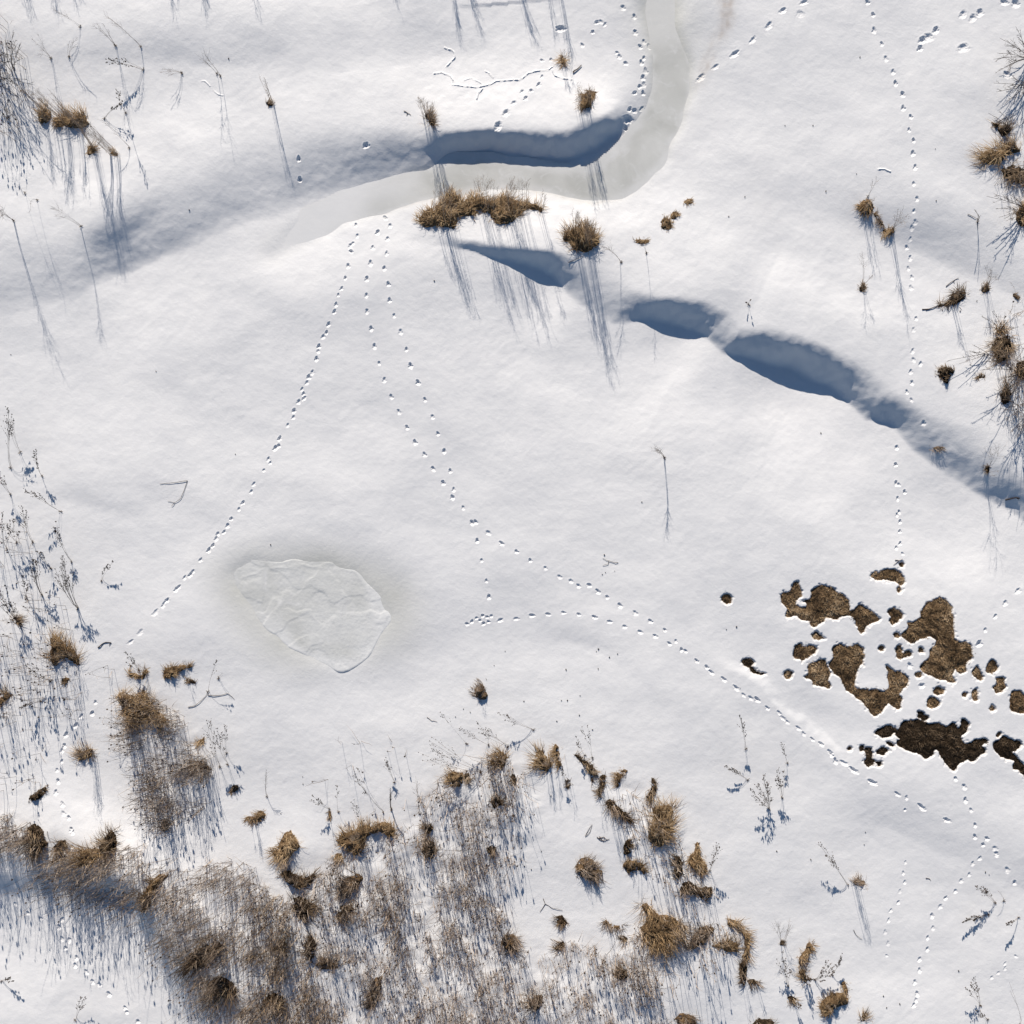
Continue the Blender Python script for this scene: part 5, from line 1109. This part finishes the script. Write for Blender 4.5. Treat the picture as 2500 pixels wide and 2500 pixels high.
# shrubs that lean in from the right edge
RSH = 'bare shrubs leaning in from the right edge'
shrub('bare arching shrub at right edge, highest', 'Z3', (1960,330), [(1795,215),(1760,335),(1780,300),(1885,150),(1850,260),(1900,210),(1820,380),(1790,400)], .7, r=.008, nb=9, group=RSH)
shrub('bare arching shrub at right edge, second from top', 'Z3', (1960,480), [(1760,470),(1775,520),(1850,500),(1820,590),(1900,560),(1840,440)], .6, r=.008, nb=9, group=RSH)
shrub('thin bare shrub over the combed straw clump', 'Z3', (1850,720), [(1730,640),(1790,625),(1760,680),(1820,650)], .5, nb=6, group=RSH)
shrub('bare shrub spraying left below the combed straw clump', 'Z3', (1950,1190), [(1720,1110),(1775,1180),(1760,1095),(1830,1250),(1850,1100),(1790,1230)], .6, r=.008, nb=9, group=RSH)
shrub('dense twiggy shrub at right edge beside the earthy lump', 'Z6', (1900,180), [(1720,70),(1640,60),(1780,220),(1700,160),(1850,300),(1930,380),(1820,120),(1890,420),(1960,60),(1880,60)], .9, r=.008, nb=11, tuft=50, group=RSH)
shrub('leaning twigs of a shrub reaching out left from right edge', 'Z6', (1735,70), [(1500,110),(1560,130),(1600,60),(1640,20)], .35, r=.007, nb=6, group=RSH)
shrub('low bare shrub beside the lowest dark clump at right edge', 'Z6', (1940,420), [(1850,520),(1800,380),(1900,540),(1780,290),(1960,560)], .8, r=.008, nb=9, group=RSH)
shrub('bare twig fan over the grass at the right edge, middle', 'Z3', (1800,1870), [(1690,1790),(1750,1760),(1820,1790),(1870,1800),(1700,1850),(1900,1850)], .6, r=.007, nb=8, tuft=120, group=RSH)

# reeds beyond the top edge: only their shadows reach into the picture
for (px, py, n_, hh, lab) in ((40,-150,16,1.0,'reed clump past the top edge shading the extreme left corner'),(95,-190,14,1.15,'reed clump past the top edge, second shadow from left'),
        (160,-130,8,.9,'reed clump past the top edge with a thin shadow near the corner shrub'),(395,-150,12,1.0,'reed clump past the top edge, left of two broad shadows'),(470,-160,22,1.05,'reed clump past the top edge, broad streaked shadow'),
        (560,-170,8,1.0,'reed clump past the top edge, lone streak right of broad shadow'),(600,-150,5,1.0,'reed past the top edge casting a hairline shadow'),(940,-190,16,1.1,'reed clump past the top edge, dark streak above mid left'),
        (1095,-120,14,1.0,'reed clump past the top edge, first of two equal streaks'),(1120,-110,16,.95,'reed clump past the top edge, middle of the streaks'),(1250,-130,18,1.05,'reed clump past the top edge left of the stream'),
        (1355,-60,12,1.1,'reed clump past the top edge shading the narrow tuft'),(1330,-110,8,1.0,'thin reed clump past the top edge by the stream')):
    tussock(lab, 'F', (px, py, 9, 6), h=.05, blen=.1, dens=1500, stalks=int(n_*1.6), hs=hh*1.15, lean=(-.05,.1), group='reed clumps beyond the top edge', name='reed_clump', cat='reeds', caps=None)

# ================================================================== FALLEN TWIGS AND BITS
twig('forked black twig lying on the open snow, left of centre', 'Z4', [[(1062,790),(1045,840),(1025,890),(990,915),(950,905)],[(1062,790),(1000,800),(955,805),(905,808)],[(990,915),(972,935)]], .006)
twig('dotted broken twig lying right of the main paw tracks', 'Z5', [[(1568,1253),(1540,1252),(1500,1240),(1480,1228)],[(1515,1245),(1512,1262),(1480,1270)]], .006)
twig('dark driftwood stub at the right edge of the blue hollow', 'Z6', [[(1825,898),(1860,890),(1890,885),(1908,890)],[(1890,885),(1900,895)]], .018, lift=.02)
twig('small dark twig beside the slanted tuft on the bank', 'Z2', [[(355,630),(375,640),(395,652)],[(375,640),(370,655)]], .009)
twig('thin stick lying in front of the round bushy tussock', 'Z2', [[(1285,1488),(1320,1475),(1370,1450)]], .006)
twig('short thick stick by the end of the vole tunnel', 'Z2', [[(1312,412),(1335,395),(1360,370)]], .018, lift=.02)
twig('bare forked stick at right, beside the rooty tuft', 'Z3', [[(1490,1620),(1530,1590),(1562,1572)],[(1530,1590),(1540,1600)]], .008)
twig('dark root trailing left from the spreading tuft', 'Z3', [[(1355,1750),(1395,1748),(1440,1730),(1500,1720)],[(1395,1748),(1375,1755)]], .012)
twig('crossed dark sticks over the right slope near the snag', 'Z3', [[(1612,1212),(1640,1225),(1665,1238)],[(1668,1235),(1670,1300)]], .007)
twig('bundle of dead stems lying across the wet black turf', 'B7', [[(1380,1195),(1450,1168),(1530,1125),(1590,1075)],[(1400,1190),(1480,1165),(1540,1140)],[(1430,1175),(1500,1140),(1570,1110)]], .012, m=M_GREY)
twig('looped dark stem lying in the snow of the reed bay', 'B5', [[(640,520),(670,545),(700,550),(735,535)],[(650,530),(690,520),(720,545)],[(660,515),(690,555),(700,520)]], .008)
twig('slender bent stem standing out of the reed bay snow', 'B5', [[(553,515),(575,470),(605,425)],[(553,515),(590,480),(605,430)]], .006)
twig('long curved twig lying above the bay of the reed bed', 'B5', [[(235,985),(250,1025),(300,1055),(380,1072)],[(250,1025),(210,1085)]], .007)
twig('curly stem lying near the twin prints at lower right', 'B6', [[(1190,830),(1215,832),(1228,848)]], .007)
twig('thin curved stem in open snow at the bottom right', 'B6', [[(645,1220),(665,1260),(710,1292)]], .006)
twig('thin stem lying flat under the golden jutting tussock', 'B4', [[(440,775),(475,802),(518,810)]], .006)
twig('little leaf stalk at upper right of the topmost turf patch', 'B7', [[(1120,45),(1145,48),(1168,38)],[(1145,48),(1110,75)]], .008)
twig('grey curved twig by the pond side of the left tussocks', 'B1', [[(740,250),(770,225),(800,210),(840,212),(825,235)]], .012)
twig('seed-stemmed runner lying right of the forked tussock', 'B1', [[(1420,700),(1470,690),(1530,640),(1565,598)],[(1570,610),(1650,612),(1720,595),(1770,640)]], .007)
bits = [('Z5',(1497,1310)),('Z5',(1549,1302)),('Z5',(1490,1210)),('Z5',(1478,1320)),('Z5',(1445,1757)),('Z5',(1456,1743)),('Z5',(1565,1770)),('Z5',(1519,1789)),('Z5',(1273,1860)),('Z5',(1455,1855)),('Z5',(866,1836)),('Z5',(1702,910)),
        ('Z5',(928,1755)),('Z4',(884,171)),('Z4',(62,76)),('Z4',(1333,640)),('Z4',(1533,1152)),('Z2',(527,1590)),('Z3',(262,1225)),('Z3',(811,1082)),('Z3',(985,984)),('Z3',(1430,842)),('Z3',(1004,323)),('Z3',(580,711)),
        ('Z1',(1072,1190)),('Z1',(1295,333)),('Z6',(248,1630)),('Z6',(305,1615)),('Z6',(783,520)),('B4',(1455,648)),('B4',(1500,650)),('B4',(1595,612)),('B4',(1590,760)),('B4',(1690,870)),('B4',(767,738)),('B4',(716,714)),
        ('B4',(656,773)),('B4',(1420,805)),('B4',(1172,655)),('B6',(322,690)),('B6',(66,628)),('B6',(725,578)),('B6',(735,484)),('B6',(1438,1530)),('B6',(993,1780)),('B6',(871,1722)),('B6',(895,1808)),('B6',(1668,805)),('B6',(1640,785)),
        ('B5',(222,628)),('B5',(95,740)),('B5',(145,765)),('B5',(293,210)),('B3',(355,122)),('B3',(187,343)),('B3',(352,66)),('B7',(146,850)),('B7',(60,480)),('B7',(125,465)),('Z3',(353,1113)),('Z3',(738,711)),('Z3',(1435,1135)),('Z3',(1570,1760)),('Z3',(1470,1755)),('Z3',(1665,1703))]
husks = []; HUSK = []
LAND = [('the dotted broken twig', *spot('Z5',1520,1250)), ('the stubby pointed stump', *spot('B4',850,580)), ('the lone feathery weed', *spot('Z5',1830,660)), ('the forked black twig', *spot('Z4',1000,850)),
        ('the frozen pond', *at(780,1490)), ('the round bushy tussock', *spot('Z2',1370,1360)), ('the linked pair of tufts', *spot('Z3',1110,1240)), ('the stream corner', *at(1640,330)), ('the tall hollow shadow', *at(1960,910)),
        ('the single round turf spot', *spot('B7',65,293)), ('the slanting dark clump', *spot('B4',1660,1150)), ('the tangled pale tuft', *spot('B6',690,860)), ('the thatched clump', *spot('B6',490,1780)), ('the nodding seed weed', *spot('B6',1680,960)),
        ('the looped dark stem', *spot('B5',690,535)), ('the golden jutting tussock', *spot('B3',240,570)), ('the upper left trio of tussocks', *spot('Z1',340,680)), ('the spreading rooty tuft', *spot('Z3',1550,1690)), ('the bent weeds in the upper left', *spot('Z1',1240,420)), ('the right-hand paw track', *spot('Z3',1290,700))]
def name_husks():
    ordn = ['nearest', 'second nearest', 'third nearest', 'fourth nearest', 'fifth nearest', 'sixth nearest', 'seventh nearest', 'eighth nearest', 'ninth nearest']
    by = {}
    for o in HUSK:
        x, y, z = o.location; l = min(LAND, key=lambda q: (q[1]-x)**2+(q[2]-y)**2); dx, dy = x-l[1], y-l[2]
        side = ('right of' if dx > 0 else 'left of') if abs(dx) > abs(dy) else ('above' if dy > 0 else 'below')
        by.setdefault((side, l[0]), []).append((dx*dx+dy*dy, o))
    for (side, nm), lst in by.items():
        lst.sort(key=lambda q: q[0])
        for k, (_, o) in enumerate(lst):
            tail = '' if len(lst) == 1 else ', '+ordn[k]
            tag(o, 'tiny dark seed husk '+side+' '+nm+tail, 'seed husk', 'seed husks scattered on the snow')
for k in range(5):
    mb = MB(); mb.blob((0,0,.006), .020*random.uniform(.8,1.2), .013, .010, random.random()*.4, 6, .3)
    me = mb.build('seed_husk', M_SEED); husks.append(me.data); bpy.data.objects.remove(me)
for k, (t_, p) in enumerate(bits):
    x, y, z = spot(t_, *p); o = bpy.data.objects.new('seed_husk', husks[k % 5]); col.objects.link(o)
    o.location = (x, y, z+.004); o.rotation_euler = (0, 0, random.random()*6.28); s_ = random.uniform(.7, 1.35); o.scale = (s_, s_, s_)
    HUSK.append(o)
name_husks()

# ================================================================== THE REED BED
def reed_mass(name, label, polys, hmin, hmax, r=.0056, head=.5, lean=(0, 0), litter=0, strands=0, sdir=None, m=None):
    mb = MB(); sd_ = MB()
    for poly, dens in polys:
        xs = [p[0] for p in poly]; ys = [p[1] for p in poly]
        n = int((max(xs)-min(xs))*(max(ys)-min(ys))*1e-4*dens)
        px = rng.uniform(min(xs), max(xs), n); py = rng.uniform(min(ys), max(ys), n)
        nz = perlin(px/90, py/90, 201)+.6*perlin(px/35, py/35, 202)
        ok = inside(px+10*perlin(px/25, py/25, 203), py+10*perlin(px/25, py/25, 204), poly) & (rng.random(n) < np.clip(.50+1.25*nz, .04, 1))
        for x_, y_ in zip(px[ok], py[ok]):
            bx, by, bz = at(x_, y_)
            h = random.uniform(hmin, hmax)*(1+.25*float(perlin(x_/60, y_/60, 205)))
            la = random.gauss(0, .17)*h; lb = random.gauss(0, .17)*h
            p1 = (bx+la+lean[0]*h, by+lb+lean[1]*h, bz+h); p0 = (bx, by, bz-.03)
            t0 = min(1, max(0, random.gauss(.55, .25)))
            pts = curve(p0, p1, .3, 3); mb.tube(pts, r, r*.5, t0)
            for _ in range(random.choice((1, 2, 2, 3))):
                q = along(pts, random.uniform(.5, .95)); a = random.random()*6.28; l = random.uniform(.06, .16)
                e = (q[0]+math.cos(a)*l*.6, q[1]+math.sin(a)*l*.6, q[2]+l*.7)
                mb.blade([q, e, (e[0]+math.cos(a)*l*.4, e[1]+math.sin(a)*l*.4, e[2])], r*1.7, t0)
            if random.random() < head:
                rr = random.uniform(.014, .026); sd_.blob(p1, rr, rr, rr*1.5, random.random(), 4)
        for _ in range(int(litter*len(px))):
            k = random.randrange(len(px))
            if not ok[k]: continue
            bx, by, bz = at(px[k]+random.gauss(0, 5), py[k]+random.gauss(0, 5)); a = random.random()*6.28; l = random.uniform(.06, .34); u = random.uniform(.02, .15)
            mb.blade([(bx, by, bz), (bx+math.cos(a)*l*.5, by+math.sin(a)*l*.5, bz+u), (bx+math.cos(a)*l, by+math.sin(a)*l, bz+u*.6)], random.uniform(.006, .013), random.gauss(.55, .28))
        for _ in range(int(strands*len(px))):                     # lodged stems, bent right over
            k = random.randrange(len(px))
            if not ok[k]: continue
            bx, by, bz = at(px[k]+random.gauss(0, 6), py[k]+random.gauss(0, 6)); a = random.gauss(sdir, .55) if sdir is not None else random.random()*6.28
            l = random.uniform(.25, .75); u = random.uniform(.08, .38); b2 = a+random.gauss(0, .35)
            mb.blade([(bx, by, bz-.01), (bx+math.cos(a)*l*.25, by+math.sin(a)*l*.25, bz+u*.75), (bx+math.cos(a)*l*.6, by+math.sin(a)*l*.6, bz+u), (bx+math.cos(a)*l*.6+math.cos(b2)*l*.4, by+math.sin(a)*l*.6+math.sin(b2)*l*.4, bz+u*.7)], random.uniform(.008, .014), random.gauss(.6, .3))
    o = mb.build(name, m or M_GREY); tag(o, label, kind='stuff')
    if sd_.v: tag(sd_.build('seed_heads', M_SEED, o), kind='stuff')
    return o
reed_mass('reed_bed', 'dense bed of thin dry reeds filling the bottom of the view', [(REED_MAIN, 165), ([(780,1810),(1180,1790),(1290,1860),(1010,1960),(850,2010),(790,1960)], 4)], .25, .6, r=.0040, litter=.5, strands=.2)
reed_mass('bank_reeds', 'swept reeds on the shaded bank at the bottom left', [(REED_LEFT, 120)], .45, 1.05, r=.0042, lean=(-.25,-.05), litter=1.1, head=.3, strands=.9, sdir=-2.6)
reed_mass('reed_column', 'upright column of dry reeds left of the main bed', [(REED_COLUMN, 150)], .4, .8, r=.0044, lean=(-.12, 0), litter=.6, strands=.9, sdir=3.0)
reed_mass('reed_strip', 'thin scattering of reeds down the right-hand strip', [(REED_STRIP, 75), ([(1560,2180),(1740,2160),(1790,2230),(1780,2330),(1640,2420),(1560,2330)], 30)], .45, .8, litter=.8)
reed_mass('edge_weeds', 'sparse seed-headed weeds along the left edge', [([(-60,1220),(60,1280),(140,1400),(180,1500),(170,1650),(110,1780),(100,1950),(-60,1980)], 22), ([(-60,-40),(60,60),(75,230),(60,350),(-60,360)], 48), ([(-60,1600),(300,1620),(300,1750),(80,1760),(-60,1800)], 22)], .35, .75, r=.0045, head=.95, lean=(-.15,.1), litter=.5)
reed_mass('edge_twigs', 'tangle of bare twigs and grass on the right edge', [([(2400,770),(2470,760),(2560,760),(2560,1080),(2480,1060),(2440,990),(2420,900)], 32), ([(2440,300),(2560,280),(2560,580),(2490,540),(2420,450)], 22)], .3, .6, r=.005, head=.25, lean=(-.2,.1), litter=2.0)
reed_mass('matted_reeds', 'dark brown matted reeds at the bottom, left of centre', [([(440,2330),(520,2270),(640,2270),(760,2330),(800,2420),(860,2520),(540,2560),(500,2430)], 42), ([(640,2160),(720,2200),(760,2260),(700,2330),(600,2260)], 45), ([(880,2260),(960,2200),(1040,2260),(1000,2340),(920,2340)], 35)], .3, .6, r=.005, head=.2, lean=(-.2,-.15), litter=1.3, strands=1.6, sdir=-2.4, m=M_DARK)
